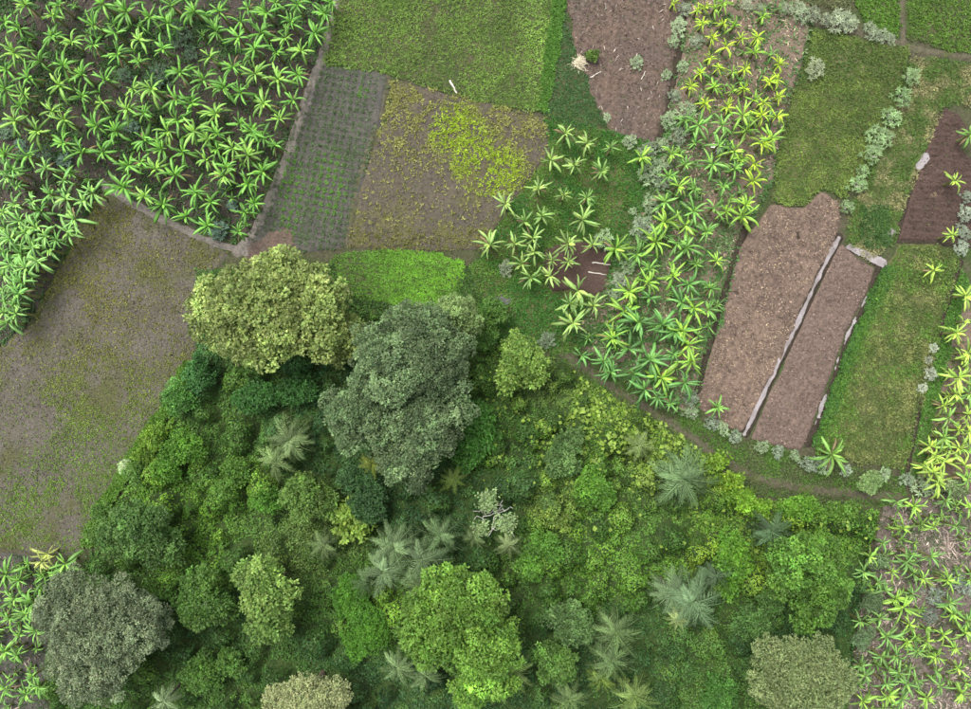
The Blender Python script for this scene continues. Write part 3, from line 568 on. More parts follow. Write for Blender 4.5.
def tree(name, label, cat, lobes, cols, L=0.3, rc=0.6, cover=1.8, seed=1, bark=None, limb_show=0, group=None, **kw):
    """lobes in photo pixels: (px,py,rx,ry, height of centre m, vertical radius m); trunk, limbs to the lobes, crown"""
    lobes = [l if len(l) == 6 else l for l in lobes]
    main = max(lobes, key=lambda l: l[2]*l[3]); base = W(main[0], main[1], main[4])
    rng = np.random.default_rng(seed+900)
    root = empty(name, base); tag(root, label, cat, group)
    wl_ = []
    for (px, py, rx, ry, zc, rz) in lobes:
        c = W(px, py, zc); k = (H-zc)/H; wl_.append((c[0]-base[0], c[1]-base[1], zc, rx*S*k, ry*S*k, rz))
    R = max(l[3] for l in wl_); zt = main[4]
    bark = bark or M_BARK; tr = 0.05+0.045*R
    hgt = max(zt*0.75, 0.3)
    V, Fc = tube(bent((0, 0, -0.1), (0, 0, hgt), 6, 0.03*R, rng), np.linspace(tr*1.35, tr*0.7, 6), 8)
    link('trunk', smooth(make_mesh('trunk', V, Fc)), bark, root)
    ends = [(l[0], l[1], l[2]+0.3*l[5]) for l in wl_ if abs(l[0])+abs(l[1]) > 0.3]
    m = wl_[lobes.index(main)]
    if R > 1.2:
        for k in range(3 if R < 4 else 5):
            a = rng.uniform(0, 6.28); ends.append((m[0]+math.cos(a)*m[3]*0.6, m[1]+math.sin(a)*m[4]*0.6, m[2]+rng.uniform(0.1, 0.45)*m[5]))
    for k in range(limb_show):
        a = rng.uniform(0, 6.28); l = m; ends.append((l[0]+math.cos(a)*l[3]*0.3, l[1]+math.sin(a)*l[4]*0.3, l[2]+0.93*l[5]))
    for e in ends:
        V, Fc = tube(bent((0, 0, hgt*rng.uniform(0.55, 0.95)), e, 6, 0.05*R, rng), np.linspace(tr*0.55, tr*0.14, 6), 6)
        link('limb', smooth(make_mesh('limb', V, Fc)), bark, root)
    link('crown', crown_mesh('crown', wl_, cols, L, rc, cover, seed, **kw), M_LEAF, root)
    return root

PALE = ((.30,.30,.12), (.19,.215,.075)); GREYG = ((.16,.185,.11), (.105,.14,.075)); GREYO = ((.225,.225,.16), (.155,.17,.115)); OLIVE = ((.245,.25,.135), (.18,.195,.095))
MIDG = ((.13,.20,.05), (.08,.15,.033)); BRTG = ((.18,.255,.05), (.10,.185,.032)); DKG = ((.06,.12,.035), (.045,.10,.03)); BLUG = ((.07,.16,.05), (.05,.12,.04)); YELG = ((.20,.27,.035), (.12,.20,.03))
T = tree
T('broadleaf_tree', 'big pale olive tree with clumpy crown at the corner of the fallow field', 'tree', [(262,318,58,52,7.5,4.2),(318,312,40,46,7.0,4),(222,312,34,34,5.5,3.2),(285,280,45,30,6.2,3.2),(345,338,26,28,4.6,3)], PALE, 0.42, 0.66, 1.7, 11, shade_var=0.3)
T('broadleaf_tree', 'largest tree, dark grey green crown of many lobes in the forest centre', 'tree', [(412,362,50,48,10,4.5),(362,412,38,40,8,4),(430,420,42,40,8.5,4),(448,370,28,36,8.5,3.5),(405,455,34,32,6.5,3.2),(380,350,28,30,8.5,3.2),(425,325,34,22,7.5,3)], GREYG, 0.29, 0.66, 1.35, 12, limb_show=4, bark=M_PALEBARK, shade_var=0.3)
T('broadleaf_tree', 'pale grey green tree touching the top of the largest dark tree', 'tree', [(458,316,26,22,6,2.6),(440,322,16,14,5.5,2)], ((.22,.25,.12), (.15,.19,.08)), 0.26, 0.42, 1.7, 13)
T('broadleaf_tree', 'small bright green tree by the path, right of the largest dark tree', 'tree', [(520,358,22,24,5,2.6),(534,372,14,16,4,2),(508,378,14,16,4,2)], ((.25,.30,.08), (.15,.23,.055)), 0.34, 0.42, 1.6, 14)
T('broadleaf_tree', 'round ashy grey green tree beside the lower left plantation', 'tree', [(105,622,56,54,8,4.6),(98,664,46,34,6.5,3.8),(150,618,24,28,6.2,3),(70,605,26,28,6.4,3)], GREYO, 0.26, 0.75, 1.35, 15)
T('broadleaf_tree', 'dome shaped dusty olive tree at the bottom right of the forest', 'tree', [(798,672,50,48,8,4.8),(800,702,44,36,7,4)], OLIVE, 0.25, 0.42, 1.3, 16, shade_var=0.13)
T('broadleaf_tree', 'beige olive tree cut by the bottom edge of the photo', 'tree', [(310,698,42,34,7,4),(282,706,22,22,6,3)], ((.36,.32,.20), (.27,.26,.145)), 0.25, 0.4, 1.35, 17, shade_var=0.15)
T('broadleaf_tree', 'big fresh green tree of leafy tufts at bottom centre', 'tree', [(468,592,44,36,8.5,3.6),(490,640,38,40,8,3.6),(438,632,38,38,7.5,3.6),(478,676,34,26,6.5,3),(425,605,22,22,7,2.6)], BRTG, 0.36, 0.72, 1.7, 18, shade_var=0.28)
T('broadleaf_tree', 'leafy mid green tree standing left of the smooth green clearing', 'tree', [(270,590,30,36,7,3.4),(255,575,18,20,6,2.4),(272,620,24,18,5.5,2.5)], ((.20,.25,.075), (.12,.185,.05)), 0.38, 0.66, 1.7, 19)
T('broadleaf_tree', 'clumpy green tree at the forest edge above the ashy grey tree', 'tree', [(145,528,34,32,6,3.2),(122,536,18,26,5,2.6),(168,545,20,18,4.6,2.4)], ((.125,.18,.06), (.075,.14,.04)), 0.3, 0.62, 1.7, 20)
T('round_bush', 'round olive green bush below the double headed palm', 'bush', [(306,495,22,24,4,2.6),(326,502,14,16,3.4,2)], ((.16,.22,.06), (.10,.16,.04)), 0.3, 0.55, 1.7, 21)
T('leafy_bush', 'yellowish bush with big leaves left of the large palm clump', 'bush', [(345,512,11,13,3.6,1.6),(360,526,11,12,3.4,1.6),(347,530,9,10,3.2,1.4)], ((.24,.29,.06), (.17,.24,.05)), 0.6, 0.4, 1.5, 22)
T('broadleaf_tree', 'green tree between the ashy grey tree and the leafy mid green tree', 'tree', [(203,596,26,28,5,2.8),(222,606,14,14,4,2)], MIDG, 0.34, 0.6, 1.7, 23)
T('broadleaf_tree', 'green tree with dark clefts above the dome shaped olive tree', 'tree', [(806,556,36,30,7,3.4),(825,575,22,30,6,3),(785,570,22,26,6,2.8),(812,600,26,28,5,2.8)], ((.12,.195,.035), (.075,.145,.03)), 0.34, 0.68, 1.7, 24, shade_var=0.3)
T('broadleaf_tree', 'small dull green tree left of the two stacked palm heads at the bottom', 'tree', [(574,622,20,22,5.5,2.6),(560,612,12,14,5,2)], ((.12,.165,.07), (.08,.13,.045)), 0.28, 0.4, 1.6, 25)
T('broadleaf_tree', 'small green tree below the dull green one near the bottom edge', 'tree', [(558,662,22,20,5.5,2.6),(545,652,12,14,4.6,2)], MIDG, 0.28, 0.4, 1.6, 26)
T('hedge_bush', 'bluish green bush at the top of the hedge beside the fallow field', 'bush', [(200,372,15,18,2.6,1.8)], BLUG, 0.3, 0.35, 1.7, 27)
T('hedge_bush', 'bright green bush in the hedge below the bluish one', 'bush', [(182,398,18,15,2.4,1.7)], ((.11,.22,.05), (.07,.16,.04)), 0.3, 0.35, 1.7, 28)
T('hedge_bush', 'yellow green bush halfway down the hedge of the fallow field', 'bush', [(154,436,12,14,1.8,1.3),(146,452,10,10,1.4,1)], YELG, 0.26, 0.3, 1.7, 29)
T('hedge_bush', 'small green bush low in the hedge next to the white flowering one', 'bush', [(136,472,10,12,1.6,1.2)], MIDG, 0.26, 0.3, 1.7, 30)
T('flowering_bush', 'small cream white flowering bush at the fallow field hedge', 'bush', [(125,467,5,6,1.3,0.8)], ((.45,.44,.33), (.32,.36,.2)), 0.24, 0.2, 1.5, 31)
T('hedge_bush', 'green bush at the bottom end of the fallow field hedge', 'bush', [(104,512,9,14,1.5,1.2),(96,534,8,12,1.3,1)], MIDG, 0.26, 0.3, 1.7, 32)
T('round_bush', 'pale round bush at the bottom corner of the mottled grass field', 'bush', [(868,482,12,13,1.9,1.4)], ((.28,.33,.17), (.22,.28,.12)), 0.2, 0.28, 1.8, 33, shade_var=0.12)
T('round_bush', 'dusty brownish bush at the top of the lower right plantation', 'bush', [(953,487,11,11,1.8,1.2)], ((.22,.23,.14), (.16,.18,.10)), 0.2, 0.28, 1.6, 34)
T('round_bush', 'grey green bush at the edge of the lower right plantation, uppermost', 'bush', [(879,561,10,9,1.5,1.1)], ((.19,.22,.14), (.13,.17,.09)), 0.2, 0.25, 1.5, 35)
T('round_bush', 'grey green bush at the edge of the lower right plantation, middle one', 'bush', [(870,602,11,12,1.6,1.1)], ((.16,.20,.12), (.11,.15,.08)), 0.2, 0.25, 1.5, 36)
T('round_bush', 'grey green bush at the edge of the lower right plantation, lowest', 'bush', [(862,637,12,13,1.6,1.1)], ((.16,.20,.13), (.11,.15,.08)), 0.2, 0.25, 1.5, 37)
T('round_bush', 'small yellow green bush on the brown upper field', 'bush', [(592,56,7,6,0.8,0.6)], ((.15,.20,.05), (.11,.16,.04)), 0.18, 0.2, 1.8, 38)
T('leafy_bush', 'lush green mound right of the large dark tree', 'bush', [(480,432,20,30,3.0,2.0),(470,455,14,16,2.5,1.6)], ((.09,.20,.035), (.06,.15,.03)), 0.34, 0.45, 1.6, 39)
T('leafy_bush', 'grey green mound below the vines, left of the large leaf patch', 'bush', [(562,458,18,22,2.8,1.9),(574,440,12,12,2.2,1.5)], ((.13,.18,.07), (.085,.14,.05)), 0.3, 0.4, 1.6, 40)
T('leafy_bush', 'bright mound in the middle of the forest clearing', 'bush', [(592,486,20,16,2.6,1.7),(604,500,12,12,2.2,1.4)], ((.13,.23,.035), (.09,.18,.03)), 0.34, 0.45, 1.6, 41)
T('leafy_bush', 'olive mound with yellowish top left of the clearing', 'bush', [(548,508,14,12,2.4,1.5),(562,520,12,10,2,1.3)], ((.19,.22,.05), (.11,.16,.04)), 0.3, 0.35, 1.6, 42)
T('leafy_bush', 'yellow green bush at the path end of the large leaf patch', 'bush', [(716,462,14,10,2.0,1.3),(732,480,12,10,1.8,1.2)], ((.24,.31,.035), (.14,.22,.03)), 0.42, 0.35, 1.5, 43)
T('leafy_bush', 'bright yellow green shrub along the lower path, left one', 'bush', [(742,498,18,12,2.2,1.5),(758,508,14,10,2,1.4)], ((.20,.30,.03), (.12,.22,.03)), 0.36, 0.35, 1.6, 44)
T('leafy_bush', 'bright green shrub along the lower path, middle one', 'bush', [(798,505,24,13,2.2,1.5)], ((.16,.27,.03), (.10,.20,.03)), 0.32, 0.35, 1.6, 45)
T('leafy_bush', 'green shrub along the lower path, nearest the lower right plantation', 'bush', [(840,512,22,12,2.1,1.5)], ((.14,.22,.04), (.09,.17,.03)), 0.32, 0.35, 1.6, 46)
T('leafy_bush', 'yellowish shrub on the right of the forest, left of the clefted tree', 'bush', [(734,556,16,24,3,2),(726,585,12,14,2.4,1.6)], ((.15,.26,.03), (.09,.19,.025)), 0.34, 0.42, 1.6, 47)
T('leafy_bush', 'dark green mound between the clefted tree and the dome shaped tree', 'bush', [(752,622,20,20,3.2,2),(770,600,14,14,2.8,1.8)], ((.10,.16,.05), (.065,.12,.035)), 0.28, 0.4, 1.6, 48)
T('leafy_bush', 'green mound at the bottom edge left of the dome shaped tree', 'bush', [(722,692,22,18,2.6,1.7)], ((.09,.18,.04), (.06,.14,.03)), 0.28, 0.4, 1.6, 49)
T('leafy_bush', 'bright mound at the left of the forest near the hedge', 'bush', [(186,448,22,18,2.6,1.7),(170,468,16,14,2.2,1.5)], ((.12,.22,.03), (.085,.18,.025)), 0.3, 0.4, 1.6, 50)
T('leafy_bush', 'bright mound left of the double headed palm', 'bush', [(238,470,16,14,2.4,1.6),(228,492,14,12,2.2,1.5)], ((.13,.21,.04), (.085,.16,.03)), 0.3, 0.4, 1.6, 51)
T('leafy_bush', 'deep green mound under the pale olive tree', 'bush', [(262,396,26,16,2.6,1.8),(300,388,20,16,2.6,1.8)], ((.065,.15,.04), (.045,.11,.03)), 0.3, 0.4, 1.6, 52)
T('leafy_bush', 'lime green mound above the leafy mid green tree', 'bush', [(268,496,14,16,2.4,1.6)], ((.11,.22,.03), (.075,.17,.03)), 0.3, 0.4, 1.6, 53)
T('leafy_bush', 'dark mound under the lowest lobe of the largest dark tree', 'bush', [(370,500,20,24,3.2,2.2),(352,478,14,14,2.8,1.8)], ((.06,.11,.045), (.04,.085,.03)), 0.26, 0.4, 1.6, 54)
T('leafy_bush', 'green mound at the bottom between ashy grey and beige trees', 'bush', [(205,672,24,18,2.8,1.8),(232,660,16,14,2.4,1.6)], ((.11,.18,.04), (.07,.14,.03)), 0.3, 0.4, 1.6, 55)
T('leafy_bush', 'soft green mound filling the smooth clearing at bottom centre left', 'bush', [(368,628,24,30,2.2,1.3),(352,595,18,22,2,1.2)], ((.10,.205,.025), (.07,.165,.022)), 0.22, 0.4, 1.7, 56, shade_var=0.12)
T('leafy_bush', 'mossy green mound behind the white branched tree', 'bush', [(545,545,18,16,2.4,1.6),(528,566,14,14,2.2,1.5)], ((.12,.21,.035), (.08,.17,.03)), 0.28, 0.4, 1.6, 57)
T('leafy_bush', 'bushy green growth left of the small bright green tree', 'bush', [(495,312,16,14,2.4,1.6),(486,338,14,12,2.2,1.5)], ((.12,.19,.045), (.08,.15,.035)), 0.28, 0.35, 1.6, 58)
T('leafy_bush', 'green bush beside the nursery plot and pale olive tree', 'bush', [(328,284,8,9,1.3,1)], ((.13,.20,.05), (.09,.16,.04)), 0.22, 0.25, 1.6, 59)

# the white branched tree
def bare_tree():
    rng = np.random.default_rng(77); b = W(497, 515, 5); root = empty('dying_tree', b)
    tag(root, 'half dead tree with bare white branches in the middle of the forest', 'tree')
    V, Fc = tube(bent((0, 0, -0.1), (0.1, 0, 3.6), 6, 0.08, rng), np.linspace(0.24, 0.14, 6), 8); link('trunk', smooth(make_mesh('trunk', V, Fc)), M_PALEBARK, root)
    for k in range(7):
        a = k*0.9+rng.uniform(-.5, .5); r = rng.uniform(1.7, 3.3); e = np.array([math.cos(a)*r, math.sin(a)*r, rng.uniform(4.2, 6.4)])
        P = bent((0.05, 0, rng.uniform(2.4, 3.5)), e, 7, 0.14, rng); V, Fc = tube(P, np.linspace(0.085, 0.03, 7), 6)
        lb = link('limb', smooth(make_mesh('limb', V, Fc)), M_PALEBARK, root)
        for j in range(3):
            q = P[3+j]; V, Fc = tube(bent(q, q+rng.normal(0, 0.5, 3)+np.array([0, 0, 0.5]), 4, 0.05, rng), np.linspace(0.05, 0.02, 4), 5)
            link('twig', smooth(make_mesh('twig', V, Fc)), M_PALEBARK, lb)
    k = lambda px, py, rx, ry, z, rz: (W(px, py, z)[0]-b[0], W(px, py, z)[1]-b[1], z, rx*S, ry*S, rz)
    link('crown', crown_mesh('crown', [k(488, 500, 9, 11, 5.0, 1.0), k(505, 522, 11, 9, 5.0, 1.0), k(482, 528, 8, 8, 4.4, .9)], ((.30,.33,.20), (.20,.25,.12)), 0.3, 0.34, 0.8, 78), M_LEAF, root)
bare_tree()

# ------------------------------------------------------------------ palms
def frond_mesh(seed, length=3.0, rise=0.5, droop=1.1, pairs=22, ll=0.62):
    rng = np.random.default_rng(seed); n = 9; ang = rise; p = np.zeros(3); path = [p.copy()]; st = length/(n-1)
    for i in range(n-1):
        p = p+np.array([math.cos(ang), 0, math.sin(ang)])*st; ang -= droop/(n-1)*(0.6+0.9*i/n); path.append(p.copy())
    path = np.array(path); V0, F0 = tube(path, np.linspace(0.045, 0.012, n), 4)
    Ps, Ds, Ns, Ls = [], [], [], []
    for k in range(pairs):
        t = 0.14+0.84*k/(pairs-1); f = t*(n-1); i = min(int(f), n-2); q = path[i]+(path[i+1]-path[i])*(f-i); tg = norm(path[i+1]-path[i])
        for s in (-1, 1):
            Ps.append(q); Ds.append(tg*(0.55+0.35*t)+np.array([0, s*(0.95-0.35*t), 0])+np.array([0, 0, -0.62])+rng.normal(0, 0.1, 3))
            Ns.append(np.array([0, -s*0.5, 1.0])+rng.normal(0, 0.12, 3)); Ls.append(ll*(0.55+0.6*math.sin(math.pi*min(t*0.85+0.12, 1)))*rng.uniform(0.85, 1.1))
    n2 = len(Ps); Ls = np.array(Ls)
    V1, F1, C1 = leaf_quads(np.array(Ps), np.array(Ds), np.array(Ns), Ls, Ls*0.10+0.012, np.exp(rng.normal(0, .15, (n2, 1)))*np.ones((n2, 3)), 0.1)
    F0t = np.concatenate([F0[:, [0, 1, 2]], F0[:, [0, 2, 3]]])
    return make_mesh('frond', np.concatenate([V0, V1]), np.concatenate([F0t, F1+len(V0)]), np.concatenate([np.full((len(V0), 3), 1.5), C1]))
FROND = [frond_mesh(300+i, 2.9, 0.95-0.3*(i % 4), 1.3+0.15*(i % 3)) for i in range(8)]
for m_ in FROND: m_.materials.append(M_SILV)
V_, F_ = tube([(0, 0, 0), (0.03, 0.02, 0.35), (-0.02, 0.03, 0.7), (0, 0, 1.0)], [0.2, 0.16, 0.15, 0.17], 8)
PTRUNK = smooth(make_mesh('trunk', V_, F_)); PTRUNK.materials.append(M_BARK)
PALMS = [  # px, py, radius px, height, colour, fronds, label
 (290,440,24,5.5,(.20,.24,.13),20,'upper head of the double palm in the left forest'),
 (276,461,20,5.0,(.22,.27,.13),16,'lower paler head of the double palm in the left forest'),
 (372,464,14,5.5,(.22,.23,.05),14,'small yellowish palm below the largest dark tree'),
 (453,480,14,3.8,(.15,.19,.05),14,'small dark yellow green palm left of the white branched tree'),
 (384,572,24,6,(.19,.24,.15),20,'palm at the lower left of the large palm clump'),
 (394,546,24,6.5,(.20,.25,.15),20,'palm at the upper left of the large palm clump'),
 (422,560,25,6.5,(.19,.24,.15),22,'central palm of the large palm clump'),
 (440,536,22,6,(.15,.20,.11),18,'palm at the upper right of the large palm clump'),
 (418,584,20,5.5,(.19,.24,.13),18,'lowest palm of the large palm clump'),
 (366,583,15,4.5,(.11,.16,.08),14,'small dark palm at the left foot of the large palm clump'),
 (324,545,17,4.2,(.19,.23,.12),16,'palm above the smooth clearing, right of the leafy mid green tree'),
 (474,537,13,4.5,(.19,.23,.12),14,'small palm just left of the white branched tree foot'),
 (509,545,15,4.8,(.22,.24,.14),16,'grey palm just below the white branched tree'),
 (683,478,30,5.5,(.17,.23,.13),26,'grey green palm near the path fork'),
 (672,592,24,6,(.19,.24,.15),22,'upper left palm of the right hand palm pair'),
 (692,603,28,6.5,(.17,.23,.15),24,'widest palm in the right forest'),
 (678,619,12,6.8,(.34,.37,.19),12,'small pale cream headed palm in front of the widest right palm'),
 (716,576,18,4,(.10,.14,.09),14,'dark palm above the widest right palm'),
 (616,632,24,6,(.16,.21,.10),20,'upper of the two stacked palm heads at the bottom'),
 (612,660,22,5.5,(.15,.20,.10),18,'lower of the two stacked palm heads at the bottom'),
 (601,678,16,5,(.19,.24,.06),14,'yellow green palm below the two stacked palm heads'),
 (398,668,18,5,(.20,.25,.14),16,'left palm of the pair under the fresh green tree'),
 (425,676,18,5.2,(.20,.25,.14),16,'right palm of the pair under the fresh green tree'),
 (514,672,20,6,(.20,.25,.10),18,'palm at the lower right foot of the fresh green tree'),
 (496,690,16,5,(.18,.23,.09),14,'smaller palm at the bottom edge below the fresh green tree'),
 (634,696,22,5.5,(.20,.25,.09),18,'palm at the bottom edge with yellowish heart'),
 (570,700,20,5,(.17,.22,.10),16,'palm at the bottom edge under the small green tree'),
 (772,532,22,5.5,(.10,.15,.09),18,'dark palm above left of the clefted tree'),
 (164,702,16,5,(.28,.32,.22),14,'whitish palm at the bottom edge right of the ashy grey tree'),
 (640,446,18,4.2,(.22,.25,.12),12,'pale ragged palm standing in the large leaf patch'),
]
random.seed(3)
def palm(px, py, rpx, h, col, nf, label):
    k = (H-h)/H; root = empty('palm_tree', W(px, py, h), random.uniform(0, 6.28)); tag(root, label, 'palm', 'palms in the forest')
    tr = link('trunk', PTRUNK, None, root); tr.scale = (0.9, 0.9, h)
    nf = int(nf*1.3); col = (col[0]*0.72, col[1]*0.87, col[2]*0.62); sc = rpx*S*k/2.3
    for i in range(nf):
        o = link('frond', FROND[(i*3+random.randrange(2)) % 8], None, root); t = i/nf
        o.location = (0, 0, h-0.05); o.rotation_euler = (random.uniform(-.25, .25), 0.75-1.25*t+random.uniform(-.15, .15), i*2.399+random.uniform(-.2, .2))
        s = sc*(1.1-0.3*t)*random.uniform(0.85, 1.12); o.scale = (s, s, s)
        v = random.uniform(0.55, 1.3)*(0.8+0.5*t); o.color = (col[0]*v, col[1]*v, col[2]*v, 1)
for p_ in PALMS: palm(*p_)

# ------------------------------------------------------------------ silvery shrubs
def silver_mesh(seed, shoots=15):
    rng = np.random.default_rng(seed); Ps, Ds, Ns, Ls, Cs = [], [], [], [], []
    for k in range(shoots):
        a = k*2.399; r = 0.92*math.sqrt((k+0.4)/shoots)*rng.uniform(0.85, 1.15); z = 0.95-0.5*r*r+rng.uniform(-.12, .12)
        c = np.array([math.cos(a)*r, math.sin(a)*r, z]); v = math.exp(rng.normal(0, 0.16))
        for j in range(11):
            b = j*2.399+rng.uniform(-.3, .3); el = 0.75-1.1*(1-j/11)+rng.uniform(-.15, .15)
            Ps.append(c); Ds.append((math.cos(b)*math.cos(el)+math.cos(a)*0.3*r, math.sin(b)*math.cos(el)+math.sin(a)*0.3*r, math.sin(el)))
            Ns.append(rng.normal(0, .25, 3)+np.array([0, 0, 1])); Ls.append(rng.uniform(.26, .42)); Cs.append(v*math.exp(rng.normal(0, .12))*np.ones(3))
    Ls = np.array(Ls); V, Fc, Cc = leaf_quads(np.array(Ps), np.array(Ds), np.array(Ns), Ls, Ls*0.3, np.array(Cs), 0.15)
    me = make_mesh('foliage', V, Fc, Cc); me.materials.append(M_SILV)
    Vs, Fs = [], []; nv = 0
    for k in range(7):
        a = k*2.1; V, Fc = tube(bent((0, 0, 0), (math.cos(a)*.5, math.sin(a)*.5, .8), 4, 0.03, rng), np.linspace(.05, .02, 4), 5); Vs.append(V); Fs.append(Fc+nv); nv += len(V)
    st = smooth(make_mesh('stem', np.concatenate(Vs), np.concatenate(Fs))); st.materials.append(M_PALEBARK)
    return me, st
SILV = [silver_mesh(400+i) for i in range(4)]
SIL, SIG = (.28,.38,.20), (.25,.38,.16)
def silver(px, py, r, col, label, grp, name='silvery_shrub'):
    h = 1.2*r/10; root = empty(name, W(px, py, h*0.8), random.uniform(0, 6.28), 1.0); tag(root, label, 'shrub', grp)
    me, st = random.choice(SILV); s = r*S/1.05*random.uniform(.78, 1.3)
    for nm, m_ in (('foliage', me), ('stem', st)):
        o = link(nm, m_, None, root); o.scale = (s*random.uniform(.8, 1.2), s*random.uniform(.8, 1.2), s*random.uniform(0.8, 1.3)); v = random.uniform(0.68, 1.0)
        o.color = (col[0]*v, col[1]*v*random.uniform(.96, 1.04), col[2]*v, 1)
ORD = ['first','second','third','fourth','fifth','sixth','seventh','eighth','ninth','tenth','eleventh','twelfth','thirteenth','fourteenth','fifteenth','sixteenth','seventeenth','eighteenth','nineteenth','twentieth','twenty-first','twenty-second','twenty-third','twenty-fourth','twenty-fifth','twenty-sixth','twenty-seventh','twenty-eighth','twenty-ninth','thirtieth']
for i, (px, py, r) in enumerate([(912,76,11),(902,97,9),(892,117,10),(880,138,10),(872,153,10),(864,170,9),(858,184,9),(848,206,9)]):
    silver(px, py, r, SIG, 'mint green shrub, %s from the top in the column right of the olive field' % ORD[i], 'shrub column by the olive field')
silver(816, 68, 9, (.30,.36,.2), 'lone pale shrub at the left edge of the dark olive field', 'single shrubs')
silver(637, 62, 6, SIL, 'lone grey shrub standing on the brown upper field', 'single shrubs')
silver(607, 117, 4, SIL, 'tiny grey shrub at the tip of the bluish crop wedge', 'single shrubs')
silver(506, 268, 7, (.22,.26,.16), 'grey shrub beside the bananas left of the small dark plot', 'single shrubs')
silver(547, 340, 8, (.18,.25,.14), 'green grey shrub below the central bananas near the forest path', 'single shrubs')
for i, (px, py, r) in enumerate([(748,4,8),(760,9,6),(785,8,8),(799,12,8),(814,14,8),(827,19,8),(840,20,9),(849,24,7),(872,31,8),(882,35,7),(892,38,7)]):
    silver(px, py, r, (.27,.33,.20), 'whitish shrub, %s from the left in the row along the top' % ORD[i], 'shrub row at the top')
for i, (px, py, r) in enumerate([(685,8,8),(679,26,7),(673,42,6),(697,40,9),(683,66,8),(667,74,7),(675,94,8),(687,112,10),(669,120,7),(680,134,9),(661,144,8),(630,141,8),(648,150,9),(664,163,9),(651,172,11),(663,182,9),(651,204,11),(633,211,6),(643,228,10),(603,240,8),(629,266,9),(620,280,8),(615,294,8)]):
    silver(px, py, r, SIL if i % 3 else (.24,.30,.19), 'silvery shrub, %s from the top along the left border of the middle strip' % ORD[i], 'silvery shrubs by the middle strip')
for i, (px, py, r) in enumerate([(691,398,8),(691,412,8),(712,423,8),(724,429,9),(736,437,8),(762,447,7),(778,452,6),(796,456,8),(810,464,8),(826,466,7),(847,471,8),(886,475,8),(909,480,9),(924,486,9)]):
    silver(px, py, r, SIL if i % 2 else (.26,.34,.22), 'silvery shrub, %s from the left in the hedge below the tilled plots' % ORD[i], 'hedge below the tilled plots')
for i, (px, py, r) in enumerate([(968,196,8),(966,214,8),(964,232,9),(962,248,7)]):
    silver(px, py, r, (.28,.34,.24), 'grey shrub, %s from the top beside the right end of the dark plot' % ORD[i], 'shrubs right of the dark plot')
for i, (px, py, r) in enumerate([(934,348,5),(929,360,5),(931,374,7),(923,388,6)]):
    silver(px, py, r, (.4,.45,.33), 'small whitish shrub, %s from the top on the bank of the right ditch' % ORD[i], 'whitish shrubs on the ditch bank')
for i, (px, py, r) in enumerate([(934,596,9),(930,616,8),(958,580,8),(966,588,7),(902,604,7),(860,582,8)]):
    silver(px, py, r, (.20,.25,.19), ['dark grey shrub in the middle of the lower right plantation','grey shrub under the dark grey one in the lower right plantation','grey shrub at the right edge of the lower right plantation, upper','grey shrub at the right edge of the lower right plantation, lower','grey shrub amid bananas left in the lower right plantation','grey shrub between the upper and middle round bushes at the forest edge'][i], 'grey shrubs in the lower right plantation')
for (px, py, r, lb) in [(130,125,7,'small bluish shrub in the middle of the upper left plantation'),(19,144,9,'bluish shrub near the left photo edge in the upper left plantation'),(64,160,7,'bluish shrub above the dense left stand'),(5,130,8,'dark bluish shrub cut by the left photo edge'),
    (231,205,9,'round bluish shrub near the lower right corner of the upper left plantation'),(218,231,8,'bluish shrub at the very bottom of the upper left plantation'),(224,184,7,'dark bluish shrub just above the round bluish one'),(180,36,11,'wide dark shrub in the upper part of the upper left plantation'),(190,52,9,'dark shrub under the wide dark one in the upper left plantation'),
    (156,76,10,'wide dark shrub in the centre of the upper left plantation'),(124,74,9,'dark shrub left of the wide central one in the upper left plantation'),(30,152,9,'dark shrub below right of the bluish one by the left edge'),(48,156,9,'dark shrub just left of the bluish shrub above the left stand')]:
    silver(px, py, r, (.16,.27,.19) if 'bluish' in lb and 'dark' not in lb else (.075,.14,.07), lb, 'shrubs among the upper left bananas', 'low_shrub')

# ------------------------------------------------------------------ banana plants
def banana_leaf(seed, length=2.3, width=0.52, rise=0.8, droop=1.7, upright=False):
    rng = np.random.default_rng(seed); n = 12; ang = rise; p = np.zeros(3); V, Fc, Cc = [], [], []; st = length/(n-1); tw = rng.uniform(-.75, .75)
    for i in range(n):
        t = i/(n-1); tg = np.array([math.cos(ang), 0, math.sin(ang)]); up = np.array([-math.sin(ang), 0, math.cos(ang)])
        if t < 0.14: w = 0.05
        else:
            q = (t-0.14)/0.86; w = width*0.5*(math.sin(math.pi*min(q**0.75, 1)))**0.55+0.012
        f = 0.42
        el = [rng.uniform(0.5, 1.05), rng.uniform(0.5, 1.05)]
        if t < 0.99:
            for s, k in ((-1, el[0]), (-0.55, 1), (0, 1), (0.55, 1), (1, el[1])):
                ww = w*abs(s)*(k if abs(s) == 1 else 1)
                dz = -f*ww*(1.5 if abs(s) == 1 else 0.5)+0.04*(abs(s) == 0.55)*(w > 0.1)
                V.append(p+np.array([0, math.copysign(ww, s) if s else 0, 0])+up*dz+np.array([0, tw*t*t*0.5, 0])); 
                Cc.append((1.75, 1.55, 1.5) if s == 0 else ((1.0+rng.uniform(-.12, .12),)*3 if abs(s) < 1 else (0.88+rng.uniform(-.1, .1),)*3))
        else:
            for s in (-1, -.5, 0, .5, 1): V.append(p+np.array([0, s*0.02+tw*0.5, 0])); Cc.append((1.15, 1.05, .9))
        p = p+tg*st; ang -= droop/(n-1)*(0.45+1.1*t)
    for i in range(n-1):
        for k in range(4): Fc.append((i*5+k, i*5+k+1, (i+1)*5+k+1, (i+1)*5+k))
    me = make_mesh('leaf', np.array(V), np.array(Fc), np.array(Cc)); me.materials.append(M_BAN); return me
